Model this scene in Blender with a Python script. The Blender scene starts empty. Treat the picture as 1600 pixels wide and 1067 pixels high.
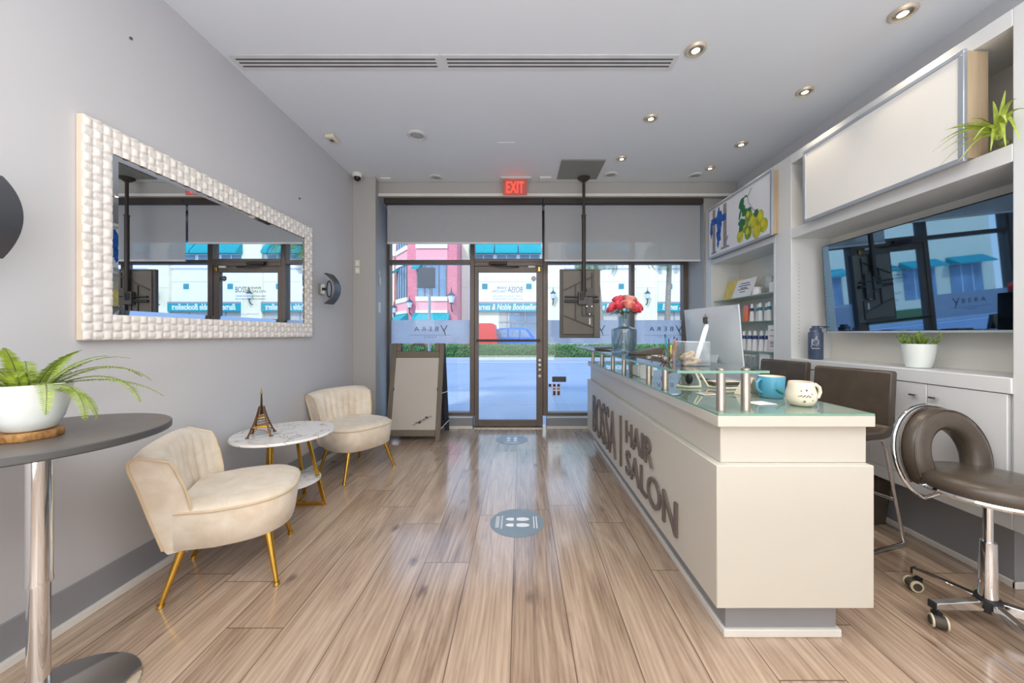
import bpy, bmesh, math, random
from mathutils import Vector, Matrix
R = random.Random(7)
PI = math.pi
C = bpy.context.scene.collection

# ------------------------------------------------------------------ colours / materials
def lin(c):
    c = c / 255.0
    return c / 12.92 if c <= 0.04045 else ((c + 0.055) / 1.055) ** 2.4
def rgb(r, g, b): return (lin(r), lin(g), lin(b), 1.0)

class N:
    """small node-building helper"""
    def __init__(s, name):
        s.m = bpy.data.materials.new(name); s.m.use_nodes = True
        s.t = s.m.node_tree; s.t.nodes.clear()
        s.out = s.n('ShaderNodeOutputMaterial')
    def n(s, ty, **kw):
        nd = s.t.nodes.new(ty)
        for k, v in kw.items(): setattr(nd, k, v)
        return nd
    def l(s, a, b): s.t.links.new(a, b)
    def put(s, sock, v):
        if isinstance(v, bpy.types.NodeSocket): s.l(v, sock)
        elif v is not None: sock.default_value = v
    def math(s, op, a, b=None, c=None, clamp=False):
        nd = s.n('ShaderNodeMath', operation=op); nd.use_clamp = clamp
        for i, v in enumerate((a, b, c)):
            if v is not None: s.put(nd.inputs[i], v)
        return nd.outputs[0]
    def coord(s): return s.n('ShaderNodeTexCoord').outputs['Object']
    def map(s, v, scale=(1, 1, 1), loc=(0, 0, 0), rot=(0, 0, 0)):
        nd = s.n('ShaderNodeMapping'); s.l(v, nd.inputs[0])
        nd.inputs['Scale'].default_value = scale; nd.inputs['Location'].default_value = loc; nd.inputs['Rotation'].default_value = rot
        return nd.outputs[0]
    def noise(s, v, scale=5, detail=3, rough=.5, dist=0):
        nd = s.n('ShaderNodeTexNoise'); s.l(v, nd.inputs['Vector'])
        nd.inputs['Scale'].default_value = scale; nd.inputs['Detail'].default_value = detail
        nd.inputs['Roughness'].default_value = rough; nd.inputs['Distortion'].default_value = dist
        return nd.outputs[0]
    def ramp(s, f, stops):
        nd = s.n('ShaderNodeValToRGB'); s.put(nd.inputs[0], f)
        e = nd.color_ramp.elements
        while len(e) < len(stops): e.new(0.5)
        for i, (p, c) in enumerate(stops): e[i].position = p; e[i].color = c
        return nd.outputs[0]
    def mix(s, f, a, b, mode='MIX'):
        nd = s.n('ShaderNodeMix', data_type='RGBA', blend_type=mode)
        s.put(nd.inputs[0], f); s.put(nd.inputs[6], a); s.put(nd.inputs[7], b)
        return nd.outputs[2]
    def bump(s, h, strength=.2, dist=.01):
        nd = s.n('ShaderNodeBump'); s.l(h, nd.inputs['Height'])
        nd.inputs['Strength'].default_value = strength; nd.inputs['Distance'].default_value = dist
        return nd.outputs[0]
    def bsdf(s, base, rough=.5, metal=0, normal=None, **kw):
        nd = s.n('ShaderNodeBsdfPrincipled')
        s.put(nd.inputs['Base Color'], base); s.put(nd.inputs['Roughness'], rough); s.put(nd.inputs['Metallic'], metal)
        if normal is not None: s.l(normal, nd.inputs['Normal'])
        for k, v in kw.items(): s.put(nd.inputs[k], v)
        return nd.outputs[0]
    def end(s, sh): s.l(sh, s.out.inputs[0]); return s.m

def mat(name, col, rough=.5, metal=0, var=.06, scale=6, bump=0, bscale=200, **kw):
    """plain surface with a faint procedural mottling"""
    n = N(name); co = n.coord()
    f = n.noise(co, scale, 3)
    d = tuple(c * (1 - var) for c in col[:3]) + (1,); u = tuple(min(1, c * (1 + var)) for c in col[:3]) + (1,)
    base = n.ramp(f, [(.3, d), (.7, u)])
    nm = n.bump(n.noise(co, bscale, 2), bump, .002) if bump else None
    return n.end(n.bsdf(base, rough, metal, nm, **kw))

def thin_glass(name, tint=(1, 1, 1, 1), refl=1.0, body=None, bodyf=0.0, rough=.0, base=0.04):
    n = N(name)
    tr = n.n('ShaderNodeBsdfTransparent'); tr.inputs[0].default_value = tint
    gl = n.n('ShaderNodeBsdfGlossy'); gl.inputs['Roughness'].default_value = rough
    lw = n.n('ShaderNodeLayerWeight'); lw.inputs[0].default_value = .5
    f = n.math('MULTIPLY', n.math('ADD', n.math('POWER', lw.outputs['Facing'], 4.0), base), refl, clamp=True)
    a = tr.outputs[0]
    if body is not None:
        df = n.n('ShaderNodeBsdfDiffuse'); df.inputs[0].default_value = body
        mx = n.n('ShaderNodeMixShader'); mx.inputs[0].default_value = bodyf
        n.l(a, mx.inputs[1]); n.l(df.outputs[0], mx.inputs[2]); a = mx.outputs[0]
    mx = n.n('ShaderNodeMixShader'); n.l(f, mx.inputs[0]); n.l(a, mx.inputs[1]); n.l(gl.outputs[0], mx.inputs[2])
    return n.end(mx.outputs[0])

def emis(name, col, strength, var=.05):
    n = N(name)
    e = n.n('ShaderNodeEmission'); e.inputs[1].default_value = strength
    f = n.noise(n.coord(), 30, 1)
    n.l(n.ramp(f, [(.2, tuple(c * (1 - var) for c in col[:3]) + (1,)), (.8, col)]), e.inputs[0])
    return n.end(e.outputs[0])

def oak():
    n = N('oak_planks'); co = n.coord()
    sx = n.n('ShaderNodeSeparateXYZ'); n.l(co, sx.inputs[0]); x, y = sx.outputs[0], sx.outputs[1]
    u = n.math('DIVIDE', n.math('ADD', x, .035), .2325); col = n.math('FLOOR', u); fu = n.math('FRACT', u)
    w1 = n.n('ShaderNodeTexWhiteNoise', noise_dimensions='1D'); n.l(col, w1.inputs['W'])
    v = n.math('DIVIDE', n.math('ADD', y, n.math('MULTIPLY', w1.outputs[0], 9.0)), 1.28); row = n.math('FLOOR', v); fv = n.math('FRACT', v)
    cx = n.n('ShaderNodeCombineXYZ'); n.l(col, cx.inputs[0]); n.l(row, cx.inputs[1])
    w2 = n.n('ShaderNodeTexWhiteNoise', noise_dimensions='2D'); n.l(cx.outputs[0], w2.inputs[0]); rnd = w2.outputs[0]
    pv = n.n('ShaderNodeCombineXYZ')
    n.l(x, pv.inputs[0]); n.l(y, pv.inputs[1]); n.l(n.math('MULTIPLY', rnd, 23.0), pv.inputs[2])
    P = pv.outputs[0]
    fine = n.noise(n.map(P, (150, 6.0, 1)), 1.0, 6, .7, .5)
    broad = n.noise(n.map(P, (13, 1.1, 1)), 1.0, 5, .62, 1.6)
    wv = n.n('ShaderNodeTexWave', wave_type='BANDS', bands_direction='X')
    n.l(n.map(P, (9, .8, 1)), wv.inputs['Vector']); wv.inputs['Scale'].default_value = 1.6
    wv.inputs['Distortion'].default_value = 9; wv.inputs['Detail'].default_value = 2; wv.inputs['Detail Scale'].default_value = .9
    t = n.math('ADD', n.math('MULTIPLY', fine, .26), n.math('MULTIPLY', broad, .78))
    t = n.math('ADD', t, n.math('MULTIPLY', wv.outputs['Fac'], .07))
    t = n.math('ADD', t, n.math('MULTIPLY', n.math('SUBTRACT', rnd, .5), .17))
    c = n.ramp(t, [(.30, rgb(118, 96, 80)), (.48, rgb(164, 140, 119)), (.64, rgb(190, 166, 144)), (.85, rgb(208, 188, 167))])
    vo = n.n('ShaderNodeTexVoronoi', feature='F1', distance='EUCLIDEAN')
    n.l(n.map(n.n('ShaderNodeVectorMath', operation='ADD').outputs[0] if False else P, (5.2, 2.3, 1)), vo.inputs['Vector']); vo.inputs['Scale'].default_value = 1.0
    kd = n.math('ADD', vo.outputs['Distance'], n.math('MULTIPLY', n.math('SUBTRACT', n.noise(n.map(P, (40, 18, 1)), 1, 2), .5), .14))
    knot = n.ramp(kd, [(.03, (1, 1, 1, 1)), (.14, (0, 0, 0, 1))])
    c = n.mix(n.math('MULTIPLY', knot, .75), c, rgb(88, 66, 52))
    e1 = n.math('MINIMUM', fu, n.math('SUBTRACT', 1.0, fu)); e2 = n.math('MULTIPLY', n.math('MINIMUM', fv, n.math('SUBTRACT', 1.0, fv)), 5.5)
    seam = n.ramp(n.math('MINIMUM', e1, e2), [(.004, (1, 1, 1, 1)), (.013, (0, 0, 0, 1))])
    c = n.mix(n.math('MULTIPLY', seam, .85), c, rgb(84, 66, 54))
    rg = n.math('ADD', .15, n.math('MULTIPLY', fine, .14))
    nm = n.bump(n.math('SUBTRACT', n.math('MULTIPLY', fine, .25), n.math('MULTIPLY', seam, .7)), .10, .003)
    return n.end(n.bsdf(c, rg, 0, nm, **{'Specular IOR Level': .6, 'Coat Weight': .55, 'Coat Roughness': .10}))

def marble():
    n = N('white_marble'); co = n.coord()
    a = n.noise(co, 3.2, 4, .55, 1.8); v = n.math('ABSOLUTE', n.math('SUBTRACT', a, .5))
    c = n.ramp(v, [(.0, rgb(170, 150, 124)), (.006, rgb(212, 206, 200)), (.022, rgb(240, 238, 236)), (1, rgb(246, 245, 244))])
    return n.end(n.bsdf(c, .12))

def wood(name, a, b, scale=(4, 60, 60)):
    n = N(name); co = n.coord()
    f = n.noise(n.map(co, scale), 1, 4, .6, .5)
    return n.end(n.bsdf(n.ramp(f, [(.3, a), (.7, b)]), .6, 0, n.bump(f, .2, .002)))

def brick(name, a, b, mortar, scale=1.0):
    n = N(name); co = n.coord()
    sx = n.n('ShaderNodeSeparateXYZ'); n.l(co, sx.inputs[0])
    cb = n.n('ShaderNodeCombineXYZ'); n.l(n.math('ADD', sx.outputs[0], sx.outputs[1]), cb.inputs[0]); n.l(sx.outputs[2], cb.inputs[1])
    br = n.n('ShaderNodeTexBrick'); n.l(cb.outputs[0], br.inputs[0])
    br.inputs['Color1'].default_value = a; br.inputs['Color2'].default_value = b; br.inputs['Mortar'].default_value = mortar
    br.inputs['Scale'].default_value = scale; br.inputs['Mortar Size'].default_value = .01
    return n.end(n.bsdf(br.outputs[0], .85))

def fabric(name, a, b):
    n = N(name); co = n.coord()
    f = n.noise(co, 9, 4, .6, .4); g = n.noise(co, 500, 2)
    c = n.ramp(f, [(.32, a), (.68, b)])
    return n.end(n.bsdf(c, .75, 0, n.bump(g, .15, .001), **{'Sheen Weight': .35, 'Sheen Roughness': .4}))

def shade_fabric():
    n = N('roller_shade_fabric'); co = n.coord()
    f = n.noise(n.map(co, (300, 300, 300)), 1, 2)
    c = n.ramp(f, [(.3, rgb(198, 198, 196)), (.7, rgb(212, 212, 210))])
    d = n.n('ShaderNodeBsdfDiffuse'); n.l(c, d.inputs[0])
    t = n.n('ShaderNodeBsdfTranslucent'); n.l(c, t.inputs[0])
    p = n.n('ShaderNodeBsdfTransparent'); p.inputs[0].default_value = (.9, .93, 1, 1)
    m1 = n.n('ShaderNodeMixShader'); m1.inputs[0].default_value = .25; n.l(d.outputs[0], m1.inputs[1]); n.l(t.outputs[0], m1.inputs[2])
    m2 = n.n('ShaderNodeMixShader'); m2.inputs[0].default_value = .30; n.l(m1.outputs[0], m2.inputs[1]); n.l(p.outputs[0], m2.inputs[2])
    return n.end(m2.outputs[0])

def frosted():
    n = N('frosted_film'); co = n.coord()
    f = n.noise(co, 40, 2)
    c = n.ramp(f, [(.3, rgb(232, 236, 246)), (.7, rgb(240, 243, 250))])
    d = n.n('ShaderNodeBsdfDiffuse'); n.l(c, d.inputs[0])
    t = n.n('ShaderNodeBsdfTranslucent'); n.l(c, t.inputs[0])
    p = n.n('ShaderNodeBsdfTransparent')
    m1 = n.n('ShaderNodeMixShader'); m1.inputs[0].default_value = .55; n.l(d.outputs[0], m1.inputs[1]); n.l(t.outputs[0], m1.inputs[2])
    m2 = n.n('ShaderNodeMixShader'); m2.inputs[0].default_value = .18; n.l(m1.outputs[0], m2.inputs[1]); n.l(p.outputs[0], m2.inputs[2])
    return n.end(m2.outputs[0])

def screen(name, tint, f, rough=.02):
    n = N(name); co = n.coord()
    d = n.n('ShaderNodeBsdfDiffuse'); n.l(n.ramp(n.noise(co, 3, 1), [(.3, rgb(6, 9, 14)), (.7, rgb(10, 14, 22))]), d.inputs[0])
    g = n.n('ShaderNodeBsdfGlossy'); g.inputs[0].default_value = tint; g.inputs['Roughness'].default_value = rough
    lw = n.n('ShaderNodeLayerWeight'); lw.inputs[0].default_value = .5
    ff = n.math('ADD', f, n.math('MULTIPLY', n.math('POWER', lw.outputs['Facing'], 3.0), .3), clamp=True)
    m = n.n('ShaderNodeMixShader'); n.l(ff, m.inputs[0]); n.l(d.outputs[0], m.inputs[1]); n.l(g.outputs[0], m.inputs[2])
    return n.end(m.outputs[0])

M = {}
M['oak'] = oak()
M['wall'] = mat('painted_wall_cool_grey', rgb(201, 202, 205), .62, var=.012, scale=2, bump=.06, bscale=260)
M['column'] = mat('painted_wall_warm_grey', rgb(178, 177, 174), .6, var=.015, scale=2)
M['ceiling'] = mat('painted_ceiling', rgb(226, 231, 238), .7, var=.01, scale=2, bump=.05, bscale=150)
M['white'] = mat('white_lacquer', rgb(224, 226, 226), .32, var=.012, scale=3)
M['deskwhite'] = mat('desk_lacquer', rgb(203, 199, 188), .34, var=.012, scale=3)
M['whitemat'] = mat('white_matte', rgb(232, 232, 228), .6, var=.015, scale=4)
M['cream_panel'] = mat('niche_paint', rgb(232, 229, 220), .5, var=.012, scale=3)
M['grey_base'] = mat('grey_plinth', rgb(146, 148, 152), .5, var=.03, scale=5)
M['trimwhite'] = mat('white_trim_paint', rgb(228, 226, 220), .45, var=.03, scale=9)
M['bronze'] = mat('bronze_anodised_aluminium', rgb(112, 102, 94), .42, .35, var=.05, scale=14)
M['darkbronze'] = mat('dark_bronze', rgb(62, 57, 53), .5, .2, var=.05)
M['black'] = mat('matte_black', rgb(38, 38, 40), .5, var=.08)
M['darkgrey'] = mat('dark_grey_plastic', rgb(88, 86, 84), .5, var=.06)
M['tvback'] = mat('taupe_plastic', rgb(112, 106, 98), .45, var=.05)
M['platepaint'] = mat('grey_hatch', rgb(138, 138, 134), .5, var=.04)
M['steel'] = mat('brushed_steel', rgb(190, 182, 170), .3, 1, var=.08, scale=30)
M['chrome'] = mat('chrome', rgb(226, 226, 226), .07, 1, var=.02)
M['gold'] = mat('brushed_gold', rgb(220, 174, 78), .26, 1, var=.08, scale=20)
M['bronzegold'] = mat('antique_bronze', rgb(112, 82, 50), .35, .9, var=.25, scale=90)
M['velvet'] = fabric('cream_velvet', rgb(222, 207, 184), rgb(240, 230, 214))
M['piping'] = fabric('beige_piping', rgb(214, 192, 158), rgb(224, 204, 174))
M['leather'] = mat('brown_leather', rgb(78, 69, 60), .27, var=.12, scale=12, bump=.25, bscale=180)
M['tabletop'] = mat('charcoal_laminate', rgb(104, 98, 94), .38, var=.06, scale=14)
M['tableedge'] = mat('charcoal_edge', rgb(74, 74, 74), .4, var=.05)
M['marble'] = marble()
M['mirror'] = mat('mirror_silver', rgb(236, 240, 244), .0, 1, var=.0)
M['weave'] = mat('white_woven_relief', rgb(236, 232, 226), .38, var=.03, scale=20)
M['weaveside'] = mat('mirror_frame_side', rgb(228, 212, 190), .5, var=.03)
M['sconce'] = mat('sconce_charcoal', rgb(86, 88, 94), .35, .5, var=.05)
M['glass'] = thin_glass('clear_pane', (.94, .97, .99, 1), 1.0)
M['glasstop'] = thin_glass('green_glass', (.84, .93, .88, 1), .9, rgb(204, 220, 206), .42, base=.09)
M['shelfglass'] = thin_glass('clear_green_glass', (.86, .95, .91, 1), 1.1, rgb(200, 222, 212), .10, base=.10)
M['glassshelf'] = thin_glass('pale_green_glass', (.84, .94, .90, 1), 1.1, rgb(196, 220, 212), .14, base=.08)
M['glassedge'] = mat('glass_edge_green', rgb(120, 160, 142), .15, var=.08, scale=20)
M['vase'] = thin_glass('vase_glass', (.76, .84, .88, 1), 1.2, rgb(150, 172, 184), .10, base=.05)
M['acrylic'] = thin_glass('acrylic', (.93, .95, .96, 1), 1.0, rgb(225, 230, 235), .08, base=.06)
M['shade'] = shade_fabric()
M['frost'] = frosted()
M['decal'] = mat('grey_vinyl', rgb(84, 86, 94), .6)
M['decallight'] = mat('white_vinyl', rgb(240, 242, 246), .6)
M['lettering'] = mat('raised_letter_grey', rgb(112, 102, 96), .45, .2, var=.06)
M['tv'] = screen('tv_screen', (.46, .72, 1.0, 1), .42)
M['pcscreen'] = screen('computer_screen', (.5, .6, .7, 1), .08)
M['alu'] = mat('silver_aluminium', rgb(206, 213, 220), .34, .35, var=.02)
M['blackgloss'] = mat('black_gloss', rgb(14, 14, 16), .12)
M['fern'] = mat('fern_green', rgb(138, 162, 48), .5, var=.3, scale=40)
M['airplant'] = mat('airplant_green', rgb(150, 168, 62), .5, var=.25, scale=30)
M['succulent'] = mat('succulent_green', rgb(138, 176, 60), .5, var=.3, scale=50)
M['leafdark'] = mat('leaf_green', rgb(78, 110, 58), .5, var=.25, scale=30)
M['stem'] = mat('stem_green', rgb(104, 112, 62), .55, var=.2, scale=30)
M['bowl'] = mat('white_ceramic', rgb(232, 238, 234), .25, var=.015)
M['soil'] = mat('soil', rgb(70, 56, 44), .9, var=.3, scale=60)
M['bark'] = wood('bark_slice', rgb(120, 76, 38), rgb(206, 158, 92), (50, 50, 20))
M['box_wood'] = wood('raw_plywood', rgb(170, 150, 124), rgb(190, 170, 142), (30, 30, 3))
M['rosepink'] = mat('rose_coral', rgb(238, 104, 122), .6, var=.2, scale=40)
M['roselight'] = mat('rose_blush', rgb(248, 180, 166), .6, var=.16, scale=40)
M['mugblue'] = mat('blue_glaze', rgb(84, 158, 186), .15, var=.05)
M['muggreen'] = mat('green_glaze', rgb(20, 110, 92), .2)
M['mugcream'] = mat('cream_glaze', rgb(226, 217, 196), .15, var=.03)
M['brownink'] = mat('brown_ink', rgb(120, 104, 84), .5)
M['navy'] = mat('navy_coat', rgb(72, 86, 112), .4, var=.05)
M['navyband'] = mat('navy_band', rgb(36, 62, 124), .4)
M['tealband'] = mat('teal_band', rgb(42, 132, 152), .4)
M['orange'] = mat('orange_plastic', rgb(228, 120, 84), .35)
M['pinkcap'] = mat('pink_cap', rgb(222, 120, 150), .35)
M['paper'] = mat('paper', rgb(240, 240, 240), .7, var=.02)
M['yellowpaper'] = mat('yellow_certificate', rgb(240, 218, 130), .7, var=.1, scale=20)
M['pinkpaper'] = mat('salmon_card', rgb(238, 150, 120), .7)
M['tan'] = mat('tan_fabric', rgb(214, 178, 128), .8, var=.15, scale=60)
M['cablecream'] = mat('cream_cable', rgb(222, 216, 190), .5)
M['tealpen'] = mat('teal_plastic', rgb(30, 140, 150), .4)
M['yellowpen'] = mat('yellow_plastic', rgb(214, 206, 50), .4)
M['exitred'] = emis('exit_red', (1.0, .05, .03, 1), 3.2)
M['exitpanel'] = thin_glass('exit_panel', (1.0, .62, .60, 1), 1.0, rgb(240, 150, 140), .45)
M['bulb'] = emis('bulb_warm', (1.0, .9, .72, 1), 9)
M['bulboff'] = mat('lamp_lens', rgb(206, 208, 206), .3)
M['lens'] = mat('frosted_lens', rgb(164, 168, 168), .35)
M['brassring'] = mat('downlight_ring', rgb(206, 196, 178), .35, .4)
M['slot'] = mat('vent_slot', rgb(92, 94, 98), .7)
M['ventwhite'] = mat('vent_white', rgb(214, 216, 218), .45)
M['concrete'] = mat('sidewalk_concrete', rgb(172, 180, 194), .85, var=.06, scale=1.3, bump=.2, bscale=40)
M['asphalt'] = mat('street_asphalt', rgb(150, 162, 182), .85, var=.05, scale=.8, bump=.2, bscale=60)
M['paintline'] = mat('road_paint', rgb(236, 238, 240), .7)
M['hedge'] = mat('hedge_leaf', rgb(92, 142, 78), .7, var=.4, scale=14)
M['stucco'] = mat('white_stucco', rgb(246, 246, 246), .85, var=.015, scale=1)
M['creamst'] = mat('cream_stucco', rgb(246, 236, 206), .85, var=.03, scale=1)
M['teal'] = mat('teal_awning', rgb(24, 158, 166), .7, var=.06, scale=3)
M['brick'] = brick('pink_brick', rgb(232, 140, 150), rgb(220, 128, 140), rgb(236, 170, 176), 4)
M['pinkst'] = mat('pink_stucco', rgb(246, 172, 178), .85, var=.03)
M['shopglass'] = mat('shop_window_glass', rgb(120, 150, 176), .12, var=.25, scale=.7)
M['shopdark'] = mat('shop_interior', rgb(120, 124, 128), .4, var=.3, scale=.9)
M['shopbeige'] = mat('shop_blind', rgb(196, 192, 182), .7, var=.06)
M['lantern'] = mat('lantern_iron', rgb(60, 84, 100), .5)
M['lanternglass'] = mat('lantern_glass', rgb(226, 238, 240), .2)
M['carred'] = mat('red_car_paint', rgb(226, 40, 36), .2)
M['carblue'] = mat('blue_car_paint', rgb(30, 110, 200), .2)
M['cargl'] = mat('car_glass', rgb(120, 150, 180), .1, var=.2)
M['tyre'] = mat('tyre', rgb(34, 34, 36), .8)
M['trunk'] = mat('palm_trunk', rgb(150, 140, 126), .85, var=.2, scale=12)
M['palm'] = mat('palm_leaf', rgb(96, 128, 78), .6, var=.3, scale=8)
M['greymetal'] = mat('grey_metal', rgb(150, 156, 162), .45, .3)
M['artwhite'] = mat('poster_white', rgb(232, 234, 238), .5, var=.01)
M['artgrey'] = mat('print_grey', rgb(150, 140, 142), .6, var=.1, scale=30)
M['artblue'] = mat('print_blue', rgb(34, 92, 176), .6, var=.35, scale=26)
M['artyellow'] = mat('print_yellow_green', rgb(196, 192, 42), .6, var=.28, scale=18)
M['artgreen'] = mat('print_green', rgb(128, 158, 54), .6, var=.28, scale=18)
M['artleaf'] = mat('print_leaf', rgb(50, 112, 72), .6, var=.3, scale=30)
M['silverframe'] = mat('silver_frame', rgb(182, 190, 200), .35, .5)
M['lightpanel'] = mat('panel_white', rgb(240, 238, 232), .4, var=.006)
M['clay'] = mat('sign_board', rgb(198, 192, 182), .5, var=.012)
M['signframe'] = mat('sign_frame_plastic', rgb(116, 106, 92), .55, var=.06)
M['signdark'] = mat('sign_back_plastic', rgb(58, 66, 76), .55)
M['ink'] = mat('ink', rgb(60, 62, 66), .6)
M['floordecal'] = mat('floor_decal_slate', rgb(128, 142, 152), .35, var=.06)
M['rubber'] = mat('caster_rubber', rgb(70, 64, 58), .6)
M['casterrim'] = mat('caster_rim', rgb(206, 198, 166), .5)

# ------------------------------------------------------------------ geometry
class MB:
    def __init__(s): s.v = []; s.f = []; s.mi = []; s.mats = []
    def slot(s, m):
        m = M[m] if isinstance(m, str) else m
        if m not in s.mats: s.mats.append(m)
        return s.mats.index(m)
    def add(s, vs, fs, m):
        b = len(s.v); k = s.slot(m)
        s.v += [tuple(v) for v in vs]; s.f += [tuple(b + i for i in f) for f in fs]; s.mi += [k] * len(fs)
        return s
    def box(s, x0, x1, y0, y1, z0, z1, m):
        return s.add([(x0, y0, z0), (x1, y0, z0), (x1, y1, z0), (x0, y1, z0), (x0, y0, z1), (x1, y0, z1), (x1, y1, z1), (x0, y1, z1)],
                     [(0, 3, 2, 1), (4, 5, 6, 7), (0, 1, 5, 4), (1, 2, 6, 5), (2, 3, 7, 6), (3, 0, 4, 7)], m)
    def obox(s, o, ex, ey, ez, m):
        """box from a corner and three edge vectors"""
        o, ex, ey, ez = map(Vector, (o, ex, ey, ez))
        vs = [o, o + ex, o + ex + ey, o + ey, o + ez, o + ex + ez, o + ex + ey + ez, o + ey + ez]
        return s.add(vs, [(0, 3, 2, 1), (4, 5, 6, 7), (0, 1, 5, 4), (1, 2, 6, 5), (2, 3, 7, 6), (3, 0, 4, 7)], m)
    def lathe(s, prof, m, c=(0, 0, 0), seg=32, a0=0, a1=2 * PI):
        full = abs(a1 - a0 - 2 * PI) < 1e-6; k = seg if full else seg + 1
        vs = []; fs = []
        for r, z in prof:
            for i in range(k):
                a = a0 + (a1 - a0) * i / seg
                vs.append((c[0] + r * math.cos(a), c[1] + r * math.sin(a), c[2] + z))
        for j in range(len(prof) - 1):
            for i in range(seg):
                i2 = (i + 1) % k
                fs.append((j * k + i, j * k + i2, (j + 1) * k + i2, (j + 1) * k + i))
        return s.add(vs, fs, m)
    def tube(s, pts, r, m, seg=10, closed=False, caps=True):
        P = [Vector(p) for p in pts]; n = len(P)
        rr = r if isinstance(r, (list, tuple)) else [r] * n
        vs = []; fs = []; up = None
        for i in range(n):
            a = P[(i - 1) % n] if (closed or i > 0) else P[i]; b = P[(i + 1) % n] if (closed or i < n - 1) else P[i]
            t = (b - a).normalized()
            if up is None:
                up = Vector((0, 0, 1)) if abs(t.z) < .9 else Vector((1, 0, 0))
            x = t.cross(up)
            if x.length < 1e-6: x = t.cross(Vector((0, 1, 0)))
            x.normalize(); up = x.cross(t).normalized()
            for k in range(seg):
                an = 2 * PI * k / seg
                vs.append(P[i] + rr[i] * (math.cos(an) * x + math.sin(an) * up))
        m_ = n if closed else n - 1
        for i in range(m_):
            j = (i + 1) % n
            for k in range(seg):
                k2 = (k + 1) % seg
                fs.append((i * seg + k, i * seg + k2, j * seg + k2, j * seg + k))
        if caps and not closed:
            fs.append(tuple(range(seg - 1, -1, -1))); fs.append(tuple((n - 1) * seg + k for k in range(seg)))
        return s.add(vs, fs, m)
    def prism(s, poly, o, u, v, w, m):
        """extrude 2-D polygon: point = o + a*u + b*v, depth vector w"""
        o, u, v, w = map(Vector, (o, u, v, w)); n = len(poly)
        A = [o + a * u + b * v for a, b in poly]; B = [p + w for p in A]
        fs = [tuple(range(n)), tuple(range(2 * n - 1, n - 1, -1))] + [(i, n + i, n + (i + 1) % n, (i + 1) % n) for i in range(n)]
        return s.add(A + B, fs, m)
    def loft(s, rings, m, closed=True, cap=True):
        k = len(rings[0]); vs = [p for r in rings for p in r]; fs = []
        for j in range(len(rings) - 1):
            for i in range(k if closed else k - 1):
                i2 = (i + 1) % k
                fs.append((j * k + i, j * k + i2, (j + 1) * k + i2, (j + 1) * k + i))
        if cap:
            fs.append(tuple(range(k - 1, -1, -1))); fs.append(tuple((len(rings) - 1) * k + i for i in range(k)))
        return s.add(vs, fs, m)
    def ball(s, c, r, m, seg=16, rings=10):
        r = r if isinstance(r, (tuple, list)) else (r, r, r)
        vs = [(c[0], c[1], c[2] - r[2])]; fs = []
        for j in range(1, rings):
            th = PI * j / rings
            for i in range(seg):
                a = 2 * PI * i / seg
                vs.append((c[0] + r[0] * math.sin(th) * math.cos(a), c[1] + r[1] * math.sin(th) * math.sin(a), c[2] - r[2] * math.cos(th)))
        vs.append((c[0], c[1], c[2] + r[2])); T = len(vs) - 1
        for i in range(seg): fs.append((0, 1 + (i + 1) % seg, 1 + i)); fs.append((T, T - seg + i, T - seg + (i + 1) % seg))
        for j in range(rings - 2):
            for i in range(seg):
                a = 1 + j * seg
                fs.append((a + i, a + (i + 1) % seg, a + seg + (i + 1) % seg, a + seg + i))
        return s.add(vs, fs, m)
    def text(s, txt, o, u, v, w, h, d, m, bold=0.0, shear=0.0, spacing=1.0):
        """flat or raised lettering: lower-left corner o, reading direction u, up v, size w x h, depth d along u x v"""
        cu = bpy.data.curves.new('t', 'FONT'); cu.body = txt; cu.extrude = .5; cu.offset = bold; cu.shear = shear; cu.space_character = spacing
        cu.resolution_u = 4
        ob = bpy.data.objects.new('t', cu); C.objects.link(ob)
        me = ob.evaluated_get(bpy.context.evaluated_depsgraph_get()).to_mesh()
        vs = [p.co.copy() for p in me.vertices]; fs = [tuple(p.vertices) for p in me.polygons]
        bpy.data.objects.remove(ob); bpy.data.curves.remove(cu)
        x0 = min(p.x for p in vs); x1 = max(p.x for p in vs); y0 = min(p.y for p in vs); y1 = max(p.y for p in vs)
        o, u, v = map(Vector, (o, u, v)); nn = u.cross(v)
        return s.add([o + u * ((p.x - x0) / (x1 - x0) * w) + v * ((p.y - y0) / (y1 - y0) * h) + nn * ((p.z + .5) * d) for p in vs], fs, m)
    def build(s, name, parent=None, loc=None, smooth=True, bevel=0, seg=2, fixn=True, angle=.7):
        """one mesh object; vertices are in world space unless a parent Empty is given, then they are taken relative to loc (or the parent when loc is 'L')"""
        me = bpy.data.meshes.new(name)
        off = Vector((0, 0, 0))
        if parent is not None and loc != 'L':
            p = parent
            while p is not None: off = off + p.location; p = p.parent
        me.from_pydata([tuple(Vector(v) - off) for v in s.v], [], s.f)
        for m in s.mats: me.materials.append(m)
        me.polygons.foreach_set('material_index', s.mi)
        if fixn:
            bm = bmesh.new(); bm.from_mesh(me); bmesh.ops.recalc_face_normals(bm, faces=bm.faces); bm.to_mesh(me); bm.free()
        if smooth:
            me.polygons.foreach_set('use_smooth', [True] * len(me.polygons))
            me.set_sharp_from_angle(angle=angle)
        me.update()
        o = bpy.data.objects.new(name, me); C.objects.link(o)
        if parent is not None: o.parent = parent
        if bevel:
            b = o.modifiers.new('b', 'BEVEL'); b.width = bevel; b.segments = seg; b.limit_method = 'ANGLE'; b.angle_limit = .6
            b.harden_normals = False
        return o

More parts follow.
